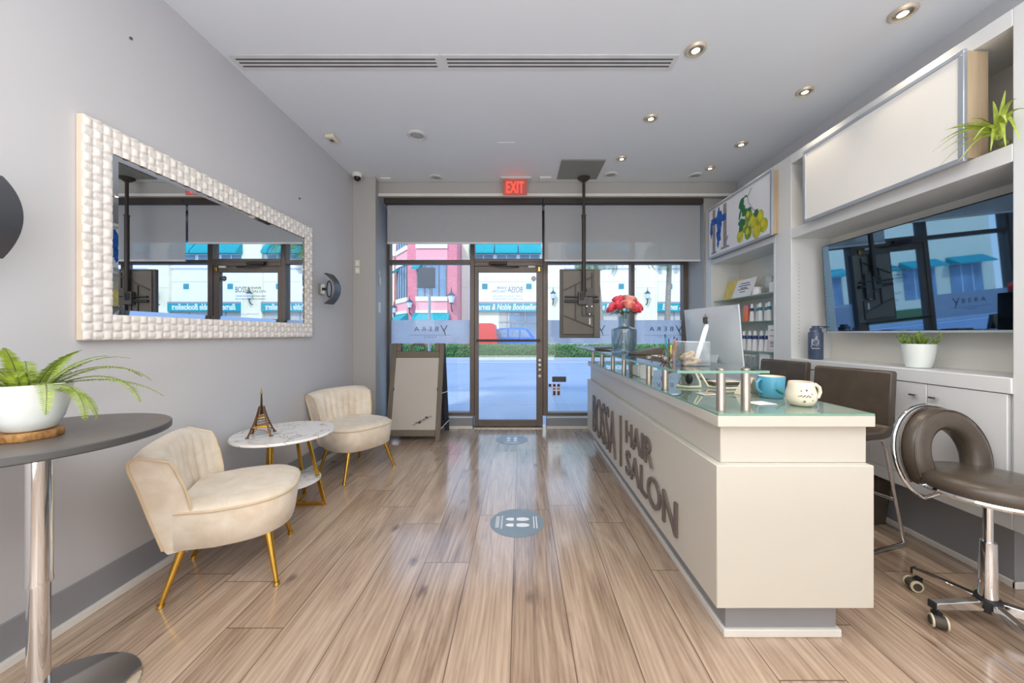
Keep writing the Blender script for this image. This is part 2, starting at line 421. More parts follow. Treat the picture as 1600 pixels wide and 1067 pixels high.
def thing(name, label, cat, loc=(0, 0, 0), rz=0, group=None):
    o = bpy.data.objects.new(name, None); C.objects.link(o)
    o.location = loc; o.rotation_euler = (0, 0, rz); o.empty_display_size = .05
    return tag(o, label, cat, group)
def tag(o, label, cat, group=None, kind='thing'):
    o['label'] = label; o['category'] = cat; o['kind'] = kind
    if group: o['group'] = group
    return o
def struct(o, label, cat='structure'):
    o['label'] = label; o['category'] = cat; o['kind'] = 'structure'; return o
def B(x0, x1, y0, y1, z0, z1, m): return MB().box(x0, x1, y0, y1, z0, z1, m)
def copy_tree(o, parent=None):
    kids = [c for c in bpy.data.objects if c.parent == o]
    c = o.copy(); C.objects.link(c)
    if parent is not None: c.parent = parent
    for k in kids: copy_tree(k, c)
    return c
# ------------------------------------------------------------------ room shell
ZC = 2.93
struct(B(-1.95, 2.75, -2.6, 4.72, -.1, 0, 'oak').build('floor'), 'light oak plank floor of the salon', 'floor')
struct(B(-1.95, 2.75, -2.6, 4.72, ZC, ZC + .1, 'ceiling').build('ceiling'), 'pale grey painted ceiling with recessed fittings', 'ceiling')
struct(B(-1.95, -1.85, -2.6, 4.72, 0, ZC, 'wall').build('wall_left'), 'cool grey painted wall behind the mirror and slipper chairs', 'wall')
struct(B(2.48, 2.75, -2.6, 4.72, 0, ZC, 'wall').build('wall_right'), 'pale wall behind the white media unit', 'wall')
struct(B(-1.95, 2.75, -2.7, -2.6, 0, ZC, 'wall').build('wall_back'), 'plain wall closing the salon behind the viewer', 'wall')
# splayed return beside the shop window, left
w = MB().prism([(-1.849, 3.96), (-1.60, 3.96), (-1.70, 4.52), (-1.70, 4.70), (-1.849, 4.70)], (0, 0, 0), (1, 0, 0), (0, 1, 0), (0, 0, ZC - .001), 'column')
struct(w.build('wall_front_left'), 'warm grey wall return left of the shop window', 'wall')
struct(B(2.137, 2.479, 4.172, 4.70, 0, ZC - .001, 'column').build('wall_front_right'), 'wall return right of the shop window beside the shelves', 'wall')
s = MB().box(-1.848, 2.478, 4.10, 4.70, 2.767, ZC - .002, 'column').box(-1.848, 2.478, 4.088, 4.10, 2.767, 2.80, 'trimwhite')
struct(s.build('wall_front_top', bevel=.003), 'grey bulkhead above the shop window shades', 'wall')
# baseboards
def base_left():
    b = MB().box(-1.85, -1.835, -2.5, 3.958, 0, .032, 'trimwhite'); return b
g = MB().box(-1.85, -1.842, -2.5, 3.959, .032, .165, 'grey_base').box(-1.85, -1.828, -2.5, 3.959, 0, .034, 'trimwhite')
g.box(-1.842, -1.60, 3.948, 3.96, 0, .034, 'trimwhite')
struct(g.build('baseboard_left', bevel=.003), 'grey band and white shoe moulding along the left wall', 'baseboard')
for nm, x0, x1, lb in (('left', -1.70, -.60, 'low grey curb under the left shop window'), ('right', .335, 2.137, 'low grey curb under the right shop windows')):
    g = MB().box(x0, x1, 4.52, 4.70, 0, .135, 'grey_base').box(x0 - .005, x1, 4.505, 4.70, .135, .15, 'ventwhite').box(x0 - .005, x1, 4.505, 4.52, 0, .034, 'trimwhite')
    struct(g.build('baseboard_front_' + nm, bevel=.003), lb, 'baseboard')

# ------------------------------------------------------------------ shop front
YF0, YF1 = 4.575, 4.675
def win(name, x0, x1, z0, z1, label, xf0=None, xf1=None, transom=None):
    t = thing(name, label, 'window', ((x0 + x1) / 2, 4.62, z0)); t['kind'] = 'structure'
    f = MB()
    f.box(x0, x0 + (xf0 or .05), YF0, YF1, z0, z1, 'bronze'); f.box(x1 - (xf1 or .05), x1, YF0, YF1, z0, z1, 'bronze')
    a, b = x0 + (xf0 or .05), x1 - (xf1 or .05)
    f.box(a, b, YF0, YF1, z0, z0 + .04, 'bronze'); f.box(a, b, YF0, YF1, z1 - .04, z1, 'bronze')
    f.build('window_frame', t, bevel=.003)
    zs = [z0 + .04, z1 - .04]
    if transom:
        B(a, b, YF0, YF1, transom[0], transom[1], 'bronze').build('transom_bar', t, bevel=.003)
        B(a, b, 4.62, 4.626, z0 + .04, transom[0], 'glass').build('pane', t, smooth=False)
        B(a, b, 4.62, 4.626, transom[1], z1 - .04, 'glass').build('pane', t, smooth=False)
    else:
        B(a, b, 4.62, 4.626, z0 + .04, z1 - .04, 'glass').build('pane', t, smooth=False)
    return t
W1 = win('window_1', -1.733, -.588, .15, 2.765, 'tall shop window left of the glass door', .066, .057, (2.09, 2.14))
W2 = win('window_2', .289, 1.436, .15, 2.765, 'tall shop window right of the glass door, behind the hanging television', .063, .025, (2.09, 2.14))
W3 = win('window_3', 1.436, 2.136, .15, 2.765, 'tall shop window beside the white shelf unit', .025, .055, (2.09, 2.14))
W4 = win('window_4', -.588, .289, 2.115, 2.765, 'transom window above the glass door', .004, .004)
# lettering film on the windows
def film(t, x0, x1, xc):
    B(x0, x1, 4.6305, 4.632, 1.068, 1.373, 'frost').build('frosted_band', t, smooth=False)
    m = MB(); U, V = (-1, 0, 0), (0, 0, 1); y = 4.6275; hw = .21
    m.text('BERA', (xc + hw - .105, y, 1.232), U, V, .31, .056, .001, 'decal', spacing=1.7)
    m.prism([(0, 0), (.008, 0), (.034, .06), (.072, .135), (.062, .135), (.026, .075), (-.01, .135), (-.022, .135), (.018, .062)], (xc + hw - .005, y, 1.172), U, V, (0, .001, 0), 'decal')
    m.box(xc - .27, xc + .27, y, y + .001, 1.176, 1.179, 'decal')
    m.text('PARIS', (xc + .075, y, 1.142), U, V, .15, .019, .001, 'decal', spacing=1.8)
    m.build('window_lettering', t, smooth=False)
film(W1, -1.667, -.645, -1.165); film(W2, .352, 1.411, .87); film(W3, 1.461, 2.081, 1.87)
# stickers on the right pane
st = MB(); y = 4.617
st.box(.41, .59, y, y + .001, .575, .645, 'darkgrey')
for i, x in enumerate((.36, .415, .47)):
    st.box(x, x + .045, y, y + .001, .50 if i == 0 else .39, .555, 'paper')
    st.box(x + .006, x + .039, y - .001, y, .515, .548, 'navyband')
    if i: st.box(x + .006, x + .039, y - .001, y, .475, .50, 'exitpanel' if False else 'orange'); st.box(x + .006, x + .039, y - .001, y, .405, .46, 'decal')
st.build('payment_sticker', W2, smooth=False)
# the glass door
D = thing('door_1', 'bronze framed glass entrance door with lettering and push bar', 'door', (-.15, 4.62, 0)); D['kind'] = 'structure'
f = MB().box(-.586, -.536, 4.585, 4.635, .012, 2.06, 'bronze').box(.206, .287, 4.585, 4.635, .012, 2.06, 'bronze')
f.box(-.536, .206, 4.585, 4.635, 1.984, 2.06, 'bronze').box(-.536, .206, 4.585, 4.635, .012, .094, 'bronze')
f.build('door_frame', D, bevel=.003)
B(-.587, .288, 4.575, 4.675, 2.062, 2.114, 'bronze').build('door_header', D, bevel=.003)
B(-.586, .287, 4.52, 4.70, .0005, .011, 'steel').build('threshold', D)
B(-.536, .206, 4.609, 4.614, .094, 1.984, 'glass').build('pane', D, smooth=False)
pb = MB().box(-.555, .25, 4.535, 4.555, 1.095, 1.125, 'darkbronze').box(-.56, -.54, 4.545, 4.586, 1.098, 1.122, 'darkbronze').box(.225, .25, 4.545, 4.586, 1.098, 1.122, 'darkbronze')
pb.build('push_bar', D, bevel=.003)
for z, r in ((.86, .016), (.80, .017), (.66, .018)):
    MB().tube([(.247, 4.586, z), (.247, 4.562, z)], r, 'steel', 14).build('lock_cylinder', D)
B(.232, .262, 4.568, 4.586, .725, .755, 'steel').build('latch_plate', D, bevel=.002)
c = MB().box(-.40, -.17, 4.53, 4.574, 2.075, 2.112, 'darkbronze'); c.build('door_closer', D, bevel=.006)
MB().tube([(-.37, 4.55, 2.07), (-.20, 4.50, 2.045), (-.02, 4.575, 2.05)], .009, 'darkbronze', 8).build('closer_arm', D)
B(.10, .19, 4.55, 4.584, 2.035, 2.06, 'whitemat').build('door_sensor', D, bevel=.003)
B(.225, .255, 4.565, 4.584, 1.99, 2.05, 'gold').build('door_catch', D, bevel=.003)
t = MB(); U, V = (-1, 0, 0), (0, 0, 1); y = 4.615
t.text('BOSSA', (.028, y, 1.728), U, V, .19, .075, .001, 'decal'); t.box(-.176, -.172, y, y + .001, 1.72, 1.81, 'decal')
t.text('HAIR', (-.19, y, 1.772), U, V, .115, .031, .001, 'decal'); t.text('SALON', (-.19, y, 1.726), U, V, .17, .033, .001, 'decal')
t.text('EXPERT IN SMOOTHING AND', (.02, y, 1.672), U, V, .385, .019, .001, 'decal'); t.text('RESTORATIVE TREATMENTS', (.028, y, 1.634), U, V, .40, .019, .001, 'decal')
t.text('(561) 609 2857', (-.015, y, 1.43), U, V, .26, .030, .001, 'decallight'); t.text('OPEN HOURS', (-.05, y, 1.345), U, V, .18, .028, .001, 'decallight')
t.text('TUE - SAT', (-.03, y, 1.285), U, V, .19, .024, .001, 'decallight')
t.lathe([(.0, 0), (.033, 0)], 'decal', (.155, 0, 0), 20) if False else None
dsk = [(.033 * math.cos(a * PI / 12), .033 * math.sin(a * PI / 12)) for a in range(24)]
t.prism(dsk, (.172, y, 1.908), U, V, (0, .001, 0), 'decal')
t.text('26', (.19, y - .0015, 1.898), U, V, .036, .022, .001, 'decallight')
t.build('door_lettering', D, smooth=False)

# roller shades
def shade(x0, x1, zb, label, name='roller_blind'):
    t = thing(name, label, 'blind', ((x0 + x1) / 2, 4.2, zb))
    B(x0, x1, 4.205, 4.207, zb + .02, 2.72, 'shade').build('shade_fabric', t, smooth=False)
    B(x0, x1, 4.198, 4.214, zb, zb + .022, 'ventwhite').build('hem_bar', t, bevel=.003)
    B(x0 - .02, x1 + .004, 4.14, 4.25, 2.705, 2.765, 'darkbronze').build('cassette', t, bevel=.003)
shade(-1.56, .255, 2.25, 'grey roller shade half lowered over the left window and the door')
shade(.285, 2.11, 2.045, 'grey roller shade hanging lower over the two right windows')
cl = B(.258, .276, 4.18, 4.22, .16, 2.70, 'darkbronze') if False else None

# ------------------------------------------------------------------ ceiling fittings
def downlight(x, y, r, lit, label, tilt=0, group='recessed ceiling downlights'):
    t = thing('downlight', label, 'ceiling light', (x, y, ZC), 0, group)
    MB().lathe([(r * .66, -.001), (r * .68, -.012), (r * .85, -.016), (r, -.008), (r * 1.02, -.0005)], 'brassring' if lit is not None else 'bulboff', (x, y, ZC), 28).build('trim_ring', t)
    m = 'bulb' if lit else 'bulboff'
    if lit is None:
        MB().lathe([(0, -.006), (r * .4, -.007), (r * .66, -.003), (r * .68, -.0015)], 'lens', (x, y, ZC), 28).build('lens', t)
    else:
        MB().lathe([(r * .38, -.012), (r * .5, -.006), (r * .66, -.003)], 'steel', (x, y, ZC), 24).build('reflector', t)
        MB().lathe([(0, -.013), (r * .25, -.0135), (r * .38, -.011)], m, (x, y, ZC), 20).build('bulb', t)
rowA = 'first second third fourth'.split()
downlight(2.06, 1.93, .062, True, 'lit gimbal downlight above the blank white panel, nearest the viewer')
downlight(2.03, 2.556, .055, True, 'lit gimbal downlight above the far end of the blank white panel')
downlight(2.015, 3.27, .055, True, 'gimbal downlight above the near end of the fruit poster')
downlight(1.98, 3.74, .05, True, 'gimbal downlight above the far end of the fruit poster')
downlight(1.067, 2.18, .062, True, 'gimbal downlight over the reception desk, beside the end of the slot vent')
downlight(1.047, 2.875, .055, True, 'gimbal downlight over the reception desk, second from the slot vent')
downlight(1.0, 3.536, .05, True, 'gimbal downlight over the desk just right of the grey ceiling hatch')
downlight(-.90, 3.125, .083, None, 'large unlit round downlight over the waiting area, nearest the slot vent')
downlight(-.93, 3.97, .075, None, 'large unlit round downlight close to the left shop window')
downlight(.985, 3.90, .075, None, 'large unlit round downlight right of the hanging television pole')
downlight(1.91, 3.92, .075, None, 'large unlit round downlight by the shelf unit and shop window')
def vent(x0, x1, label):
    t = thing('slot_vent', label, 'air vent', ((x0 + x1) / 2, 2.285, ZC), 0, 'linear air vents across the ceiling')
    B(x0, x1, 2.22, 2.35, ZC - .006, ZC - .0005, 'ventwhite').build('vent_plate', t, bevel=.002)
    s = MB()
    for y in (2.248, 2.278, 2.308): s.box(x0 + .03, x1 - .03, y, y + .012, ZC - .0075, ZC - .006, 'slot')
    s.build('vent_slot', t)
vent(-1.82, -.505, 'long white slot vent touching the left wall'); vent(-.495, .99, 'long white slot vent over the middle of the room')
t = B(-.21, -.05, 3.24, 3.41, ZC - .006, ZC - .0005, 'ceiling'); o = t.build('ceiling_access_panel', bevel=.002); tag(o, 'small square white access panel in the ceiling before the exit sign', 'access panel')
d = thing('smoke_detector', 'small oblong cream detector on the ceiling near the left wall', 'detector', (-1.656, 3.155, ZC))
MB().box(-1.695, -1.615, 3.09, 3.22, ZC - .035, ZC - .0005, 'mugcream').build('detector_body', d, bevel=.012, seg=3); B(-1.67, -1.64, 3.13, 3.17, ZC - .038, ZC - .035, 'slot').build('sensor_window', d)
o = B(-1.55, -1.44, 3.96, 4.02, ZC - .02, ZC - .0005, 'whitemat').build('ceiling_sensor', bevel=.006); tag(o, 'flat white sensor strip on the ceiling by the dome camera', 'sensor')
o = B(.21, .34, 3.94, 4.0, ZC - .02, ZC - .0005, 'whitemat').build('ceiling_sensor', bevel=.006); tag(o, 'flat white sensor strip on the ceiling between exit sign and grey hatch', 'sensor')
d = thing('ceiling_dome_camera', 'white dome security camera in the ceiling corner', 'security camera', (-1.765, 3.88, ZC))
MB().lathe([(0, -.0005), (.05, -.0005), (.052, -.03), (.046, -.04), (0, -.04)], 'whitemat', (-1.765, 3.88, ZC), 24).build('camera_base', d)
MB().ball((-1.765, 3.88, ZC - .045), .036, 'blackgloss').build('camera_dome', d)
# exit sign
e = thing('exit_sign', 'glowing red EXIT sign hanging from the ceiling over the door', 'sign', (-.06, 3.98, ZC))
B(-.22, .12, 3.94, 4.02, ZC - .02, ZC - .0005, 'ventwhite').build('mounting_plate', e, bevel=.004)
B(-.19, .075, 3.976, 3.984, 2.735, ZC - .02, 'exitpanel').build('sign_panel', e, bevel=.002)
MB().text('EXIT', (-.155, 3.974, 2.76), (1, 0, 0), (0, 0, 1), .195, .125, .001, 'exitred', bold=.01).build('lettering', e, smooth=False)
# hatch, pole, hanging television
o = MB().box(.41, .85, 3.56, 4.0, ZC - .012, ZC - .0005, 'platepaint'); h = o.build('ceiling_hatch', bevel=.003); tag(h, 'square grey ceiling hatch above the hanging television', 'hatch')
T = thing('hanging_television', 'portrait television hung from the ceiling on a pole, back facing the room', 'television', (.68, 4.02, 1.15))
x0, x1, y0 = .443, .893, 3.99
MB().box(x0, x1, y0 + .02, y0 + .06, 1.15, 1.92, 'darkgrey').build('screen_housing', T, bevel=.006)
B(x0 + .03, x1 - .07, y0 + .005, y0 + .022, 1.19, 1.90, 'tvback').build('back_cover', T, bevel=.006)
B(x1 - .075, x1 - .003, y0, y0 + .022, 1.155, 1.915, 'tvback').build('port_strip', T, bevel=.006)
B(x0 + .012, x1 - .012, y0 + .06, y0 + .063, 1.165, 1.905, 'tv').build('screen', T)
rb = MB()
def bar2(a, b, wd=.012, dp=.012):
    a = Vector((a[0], 0, a[1])); b = Vector((b[0], 0, b[1])); dv = b - a; n_ = Vector((-dv.z, 0, dv.x)).normalized() * wd
    rb.obox(Vector((a.x, y0 - dp, a.z)) - n_ / 2, dv, n_, (0, dp + .006, 0), 'darkgrey')
for a, b in (((.487, 1.685), (.81, 1.84)), ((.487, 1.40), (.81, 1.27)), ((.615, 1.59), (.615, 1.735)), ((.615, 1.345), (.615, 1.54)), ((.70, 1.92), (.70, 1.62)), ((.80, 1.88), (.80, 1.66)), ((.69, 1.53), (.69, 1.40)), ((.69, 1.40), (.82, 1.40)), ((.82, 1.40), (.82, 1.19))): bar2(a, b)
rb.build('moulded_rib', T, bevel=.002)
mb = MB().box(.49, .87, y0 - .025, y0 - .004, 1.545, 1.575, 'black').box(.49, .86, y0 - .03, y0 - .004, 1.60, 1.615, 'black').box(.64, .73, y0 - .05, y0 - .004, 1.52, 1.66, 'darkgrey').box(.73, .80, y0 - .03, y0 - .004, 1.42, 1.70, 'darkgrey').box(.655, .70, y0 - .06, y0 - .02, 1.57, 1.65, 'black')
mb.build('mount_bracket', T, bevel=.003)
for p in ((.735, 1.50), (.79, 1.50), (.765, 1.415)): MB().tube([(p[0], y0 - .034, p[1]), (p[0], y0 - .028, p[1])], .007, 'chrome', 10).build('bolt', T)
B(.765, .78, y0 - .008, y0 + .004, 1.30, 1.37, 'paper').build('label_sticker', T)
pl = MB().tube([(.70, 3.955, ZC - .0125), (.70, 3.955, 2.47)], .016, 'darkbronze', 14).tube([(.70, 3.955, 2.50), (.70, 3.955, 1.60)], .022, 'darkbronze', 14).tube([(.70, 3.955, 2.505), (.70, 3.955, 2.495)], .027, 'darkbronze', 14)
pl.build('pole', T)
MB().lathe([(0, -.0125), (.07, -.0125), (.07, -.022), (.035, -.05), (.017, -.06), (0, -.06)], 'darkbronze', (.70, 3.955, ZC), 20).build('pole_flange', T)
# ------------------------------------------------------------------ left wall: mirror, sconces, plates
XW = -1.85
def mirror():
    t = thing('wall_mirror', 'wide wall mirror with a white basket-weave frame', 'mirror', (XW, 2.31, 1.17))
    y0, y1, z0, z1, w = 1.49, 3.13, 1.172, 2.116, .112
    xb, xf = XW + .002, XW + .026
    B(xb, xf, y0, y1, z0, z1, 'weaveside').build('frame_backing', t, bevel=.002)
    # woven relief: alternating over/under strips
    def hgt(a, b, c=.0375):
        i, j = math.floor(a / c), math.floor(b / c); fa, fb = a / c - i, b / c - j
        if (i + j) % 2 == 0: p = .25 + .75 * math.sin(PI * fa) * (1 - (abs(fb - .5) * 2) ** 10)
        else: p = .7 * math.sin(PI * fb) * (1 - (abs(fa - .5) * 2) ** 10)
        return .011 * p
    m = MB(); st = .0047
    def patch(ya, yb, za, zb):
        ny, nz = max(2, round((yb - ya) / st)), max(2, round((zb - za) / st))
        vs = [(xf + .0005 + hgt(ya + (yb - ya) * i / ny - y0 + 1e-6, za + (zb - za) * j / nz - z0 + 1e-6), ya + (yb - ya) * i / ny, za + (zb - za) * j / nz) for i in range(ny + 1) for j in range(nz + 1)]
        fs = [(i * (nz + 1) + j, (i + 1) * (nz + 1) + j, (i + 1) * (nz + 1) + j + 1, i * (nz + 1) + j + 1) for i in range(ny) for j in range(nz)]
        m.add(vs, fs, 'weave')
    patch(y0, y1, z1 - w, z1); patch(y0, y1, z0, z0 + w); patch(y0, y0 + w, z0 + w, z1 - w); patch(y1 - w, y1, z0 + w, z1 - w)
    m.build('woven_frame', t, fixn=False, angle=1.2)
    # bevelled glass
    a0, a1, c0, c1, bv = y0 + w, y1 - w, z0 + w, z1 - w, .022
    gx0, gx1 = xf + .0006, xf + .003
    vs = [(gx0, a0, c0), (gx0, a1, c0), (gx0, a1, c1), (gx0, a0, c1), (gx1, a0 + bv, c0 + bv), (gx1, a1 - bv, c0 + bv), (gx1, a1 - bv, c1 - bv), (gx1, a0 + bv, c1 - bv)]
    g = MB().add(vs, [(4, 5, 6, 7), (0, 1, 5, 4), (1, 2, 6, 5), (2, 3, 7, 6), (3, 0, 4, 7)], 'mirror')
    g.build('mirror_glass', t, smooth=False, fixn=False)
mirror()
def sconce(y, z, label, hh=.14):
    t = thing('wall_sconce', label, 'wall lamp', (XW, y, z), 0, 'curved wall sconces')
    B(XW + .001, XW + .03, y - .03, y + .03, z - .05, z + .05, 'steel').build('wall_bracket', t, bevel=.004)
    B(XW + .03, XW + .062, y - .012, y + .012, z - .012, z + .012, 'black').build('arm', t)
    ring = [(XW + .085 + .022 * math.cos(a * PI / 12), y, z + .075 * math.sin(a * PI / 12)) for a in range(24)]
    MB().tube(ring, .006, 'black', 8, closed=True).build('ring', t)
    out, inn = [], []
    for i in range(17):
        s_ = -1 + 2 * i / 16
        out.append((XW + .168 - .070 * s_ * s_, z + hh * s_)); inn.append((XW + .158 - .096 * s_ * s_, z + hh * s_ * .99))
    poly = out + inn[::-1]
    MB().prism(poly, (0, y - .055, 0), (1, 0, 0), (0, 0, 1), (0, .11, 0), 'sconce').build('curved_shade', t, bevel=.002)
sconce(1.16, 1.593, 'charcoal curved wall sconce nearest the viewer, above the potted fern'); sconce(3.31, 1.61, 'charcoal curved wall sconce between the mirror and the shop window')
for z, lb in ((1.975, 'upper small white control plate on the wall return'), (1.895, 'lower small white control plate on the wall return')):
    t = thing('wall_switch', lb, 'switch', (-1.795, 3.959, z)); B(-1.82, -1.77, 3.945, 3.9595, z - .036, z + .036, 'mugcream').build('switch_plate', t, bevel=.003); B(-1.808, -1.782, 3.941, 3.945, z - .02, z + .02, 'whitemat').build('rocker', t, bevel=.002)
# things on the splayed side face  (from (-1.60,3.96) to (-1.70,4.52))
nx = Vector((.984, .176, 0)); ty = Vector((-.176, .984, 0))
def onside(s_, z): return Vector((-1.60, 3.96, z)) + ty * s_ + nx * .001
p = onside(.20, 1.80); t = thing('hanging_key', 'white key fob hanging from a hook on the window return', 'key fob', tuple(p))
MB().tube([p + Vector((0, 0, .13)), p + nx * .006 + Vector((0, 0, .05))], .0025, 'steel', 6).build('hook', t)
MB().loft([[p + nx * d + ty * (.022 * math.cos(a * PI / 8)) + Vector((0, 0, .048 * math.sin(a * PI / 8))) for a in range(16)] for d in (.003, .012)], 'whitemat').build('fob', t)
p = onside(.14, 1.44); t = thing('light_switch_plate', 'pale double switch plate beside the shop window frame', 'switch', tuple(p))
MB().obox(p, ty * .10, nx * .006, (0, 0, .12), 'whitemat').build('cover_plate', t, bevel=.002)
MB().obox(p + ty * .02 + nx * .006 + Vector((0, 0, .03)), ty * .025, nx * .004, (0, 0, .06), 'trimwhite').obox(p + ty * .058 + nx * .006 + Vector((0, 0, .03)), ty * .025, nx * .004, (0, 0, .06), 'trimwhite').build('rocker', t)
o = MB().tube([(XW + .001, 3.0, 2.33), (XW + .006, 3.0, 2.33)], .008, 'darkgrey', 10).build('wall_mount_screw'); tag(o, 'dark screw head in the left wall above the far end of the mirror', 'screw')
o = MB().tube([(XW + .001, 1.70, 2.60), (XW + .006, 1.70, 2.60)], .006, 'darkgrey', 10).build('wall_mount_screw'); tag(o, 'dark screw head in the left wall above the near end of the mirror', 'screw')

# ------------------------------------------------------------------ slipper chairs
def slipper():
    t = thing('slipper_chair', '', 'chair')
    NV, z0 = 48, .235
    rings = []
    def wz(z): return .205 + (.27 - .205) * min(1, max(0, (z - z0) / (.70 - z0)))
    for i in range(NV + 1):
        v = -1 + 2 * i / NV; a = abs(v); ch = .011 * abs(math.cos(PI * 4.5 * v)) ** .7 if a < .86 else .005
        wing = a ** 3
        ro = .008 * a ** 4                                   # rear corners rounded forward
        zt = .705 - .022 * wing
        pr = [(-.150, z0), (-.19 + ro * .3, z0 - .004), (-.208 + ro * .6, z0 + .02), (-.245 + ro, .40), (-.278 + ro, .55), (-.300 + ro, zt - .05), (-.300 + ro, zt - .02), (-.288 + ro, zt - .004)]
        xi = -.232 + .082 * wing
        pr += [(-.270 + ro, zt + .003), (xi - .012, zt - .002 - .03 * wing), (xi + .006, zt - .02 - .05 * wing), (xi + .012 + ch, zt - .06 - .05 * wing), (xi + .022 + ch, .55), (xi + .040 + ch, .46), (xi + .052, .40), (-.150, .30)]
        rings.append([(x, v * wz(z), z) for x, z in pr])
    b = MB().loft(rings, 'velvet'); b.build('backrest', t, 'L', angle=1.0)
    for sgn in (0, -1):
        e = rings[sgn]; s_ = -1 if sgn == 0 else 1
        MB().tube([(x, y + s_ * .002, z) for x, y, z in e[2:16]], .0055, 'piping', 8).build('piping', t, 'L')
    # seat: D-shaped cushion
    def outline(k, z, n=44, sh=1.0):
        pts = []
        for i in range(n):
            a = -PI * .5 + PI * i / (n - 1)                   # front arc
            c_, s_ = math.cos(a), math.sin(a)
            x = -.02 + .30 * k * abs(c_) ** .62; y = .265 * k * math.copysign(abs(s_) ** .72, s_)
            pts.append((x, y, z))
        pts.append((-.165, .225 * k, z)); pts.append((-.165, -.225 * k, z))
        return pts
    MB().loft([outline(.90, .238), outline(.94, .245), outline(.985, .34), outline(1.0, .405), outline(.985, .418), outline(.93, .432), outline(.75, .444), outline(.4, .449)], 'velvet').build('seat', t, 'L', angle=1.2)
    oo = outline(1.0, .412); MB().tube([oo[45]] + oo[:44] + [oo[44]], .006, 'piping', 8).build('piping', t, 'L')
    for xt, yt, xf, yf in ((.17, .17, .215, .24), (.17, -.17, .215, -.24), (-.15, .15, -.215, .19), (-.15, -.15, -.215, -.19)):
        l = MB().tube([(xt, yt, .243), (xf, yf, .014)], [.0175, .0095], 'gold', 16)
        lg = l.build('leg', t, 'L')
        MB().tube([(xf, yf, .014), (xf + (xf - xt) * .03, yf + (yf - yt) * .03, 0.0005)], [.013, .015], 'gold', 14).build('foot_cap', lg, 'L')
    return t
ch1 = slipper(); ch1.location = (-1.464, 1.835, 0); ch1.rotation_euler = (0, 0, math.radians(26)); ch1['label'] = 'cream velvet slipper chair with gold legs, beside the tall black table'
ch1['group'] = 'cream slipper chairs'
ch2 = copy_tree(ch1); ch2.location = (-1.452, 3.15, 0); ch2.rotation_euler = (0, 0, math.radians(-31)); ch2['label'] = 'cream velvet slipper chair with gold legs, beside the sandwich board'

# ------------------------------------------------------------------ marble side table with tower
t = thing('side_table', 'round white marble side table on a gold frame', 'table', (-1.53, 2.33, 0))
MB().lathe([(0, .545), (.284, .545), (.29, .549), (.29, .558), (.286, .563), (0, .563)], 'marble', (-1.53, 2.33, 0), 56).build('table_top', t)
MB().lathe([(0, .195), (.174, .195), (.18, .199), (.18, .207), (.176, .21), (0, .21)], 'marble', (-1.555, 2.43, 0), 40).build('lower_shelf', t)
def flat(a, b, w=.024, d=.012):
    a, b = Vector(a), Vector(b); dv = b - a; side = dv.cross(Vector((0, 1, 0)) if abs(dv.normalized().y) < .8 else Vector((0, 0, 1))).normalized()
    oth = dv.cross(side).normalized()
    return MB().obox(a - side * w / 2 - oth * d / 2, dv, side * w, oth * d, 'gold')
for a, b in (((-1.372, 2.512, .0), (-1.48, 2.47, .545)), ((-1.60, 2.66, .0), (-1.585, 2.53, .545)), ((-1.755, 2.505, 0), (-1.70, 2.46, .545)), ((-1.54, 2.17, 0), (-1.555, 2.22, .545))):
    flat(Vector(a) + Vector((0, 0, .012)), b).build('leg', t, bevel=.002)
for a, b in (((-1.378, 2.512, .011), (-1.75, 2.505, .011)), ((-1.60, 2.665, .011), (-1.54, 2.165, .011))):
    flat(a, b, .02, .02).build('base_bar', t, bevel=.002)
# Eiffel tower souvenir
ex, ey, ez = -1.625, 2.25, .5635
t = thing('tower_figurine', 'bronze Eiffel Tower souvenir on the marble table', 'figurine', (ex, ey, ez), math.radians(25))
H = .295
def rad(z): return .066 * (1 - z / H) ** 2.1 * .93 + .0045
for k in range(4):
    a = PI / 4 + k * PI / 2; pts = [(rad(z) * 1.3 * math.cos(a), rad(z) * 1.3 * math.sin(a), z) for z in [H * .002 + H * .60 * i / 10 for i in range(11)]]
    l = MB().tube(pts, [.0055 - .003 * i / 10 for i in range(11)], 'bronzegold', 8)
    for i in range(0, 9):                                       # lattice
        a2 = a + PI / 2
        z1, z2 = H * (.17 + .05 * i), H * (.22 + .05 * i)
        if z2 > H * .62: break
        l.tube([(rad(z1) * 1.3 * math.cos(a), rad(z1) * 1.3 * math.sin(a), z1), (rad(z2) * 1.3 * math.cos(a2), rad(z2) * 1.3 * math.sin(a2), z2)], .0016, 'bronzegold', 5)
    arc = [(rad(0) * 1.15 * (math.cos(a) * (1 - q) + math.cos(a + PI / 2) * q), rad(0) * 1.15 * (math.sin(a) * (1 - q) + math.sin(a + PI / 2) * q), .012 + .034 * math.sin(PI * q)) for q in [i / 10 for i in range(1, 10)]]
    l.tube(arc, .0022, 'bronzegold', 6)
    l.box(rad(0) * 1.3 * math.cos(a) - .009, rad(0) * 1.3 * math.cos(a) + .009, rad(0) * 1.3 * math.sin(a) - .009, rad(0) * 1.3 * math.sin(a) + .009, 0, .005, 'bronzegold')
    l.build('tower_leg', t, 'L')
MB().box(-.042, .042, -.042, .042, .052, .064, 'gold').build('lower_platform', t, 'L', bevel=.002)
MB().box(-.024, .024, -.024, .024, .108, .116, 'gold').build('upper_platform', t, 'L', bevel=.002)
MB().tube([(0, 0, .13), (0, 0, .17), (0, 0, .262)], [.011, .007, .0035], 'bronzegold', 4).tube([(0, 0, .262), (0, 0, .270)], .007, 'gold', 8).tube([(0, 0, .27), (0, 0, .297)], [.003, .001], 'gold', 6).build('spire', t, 'L')

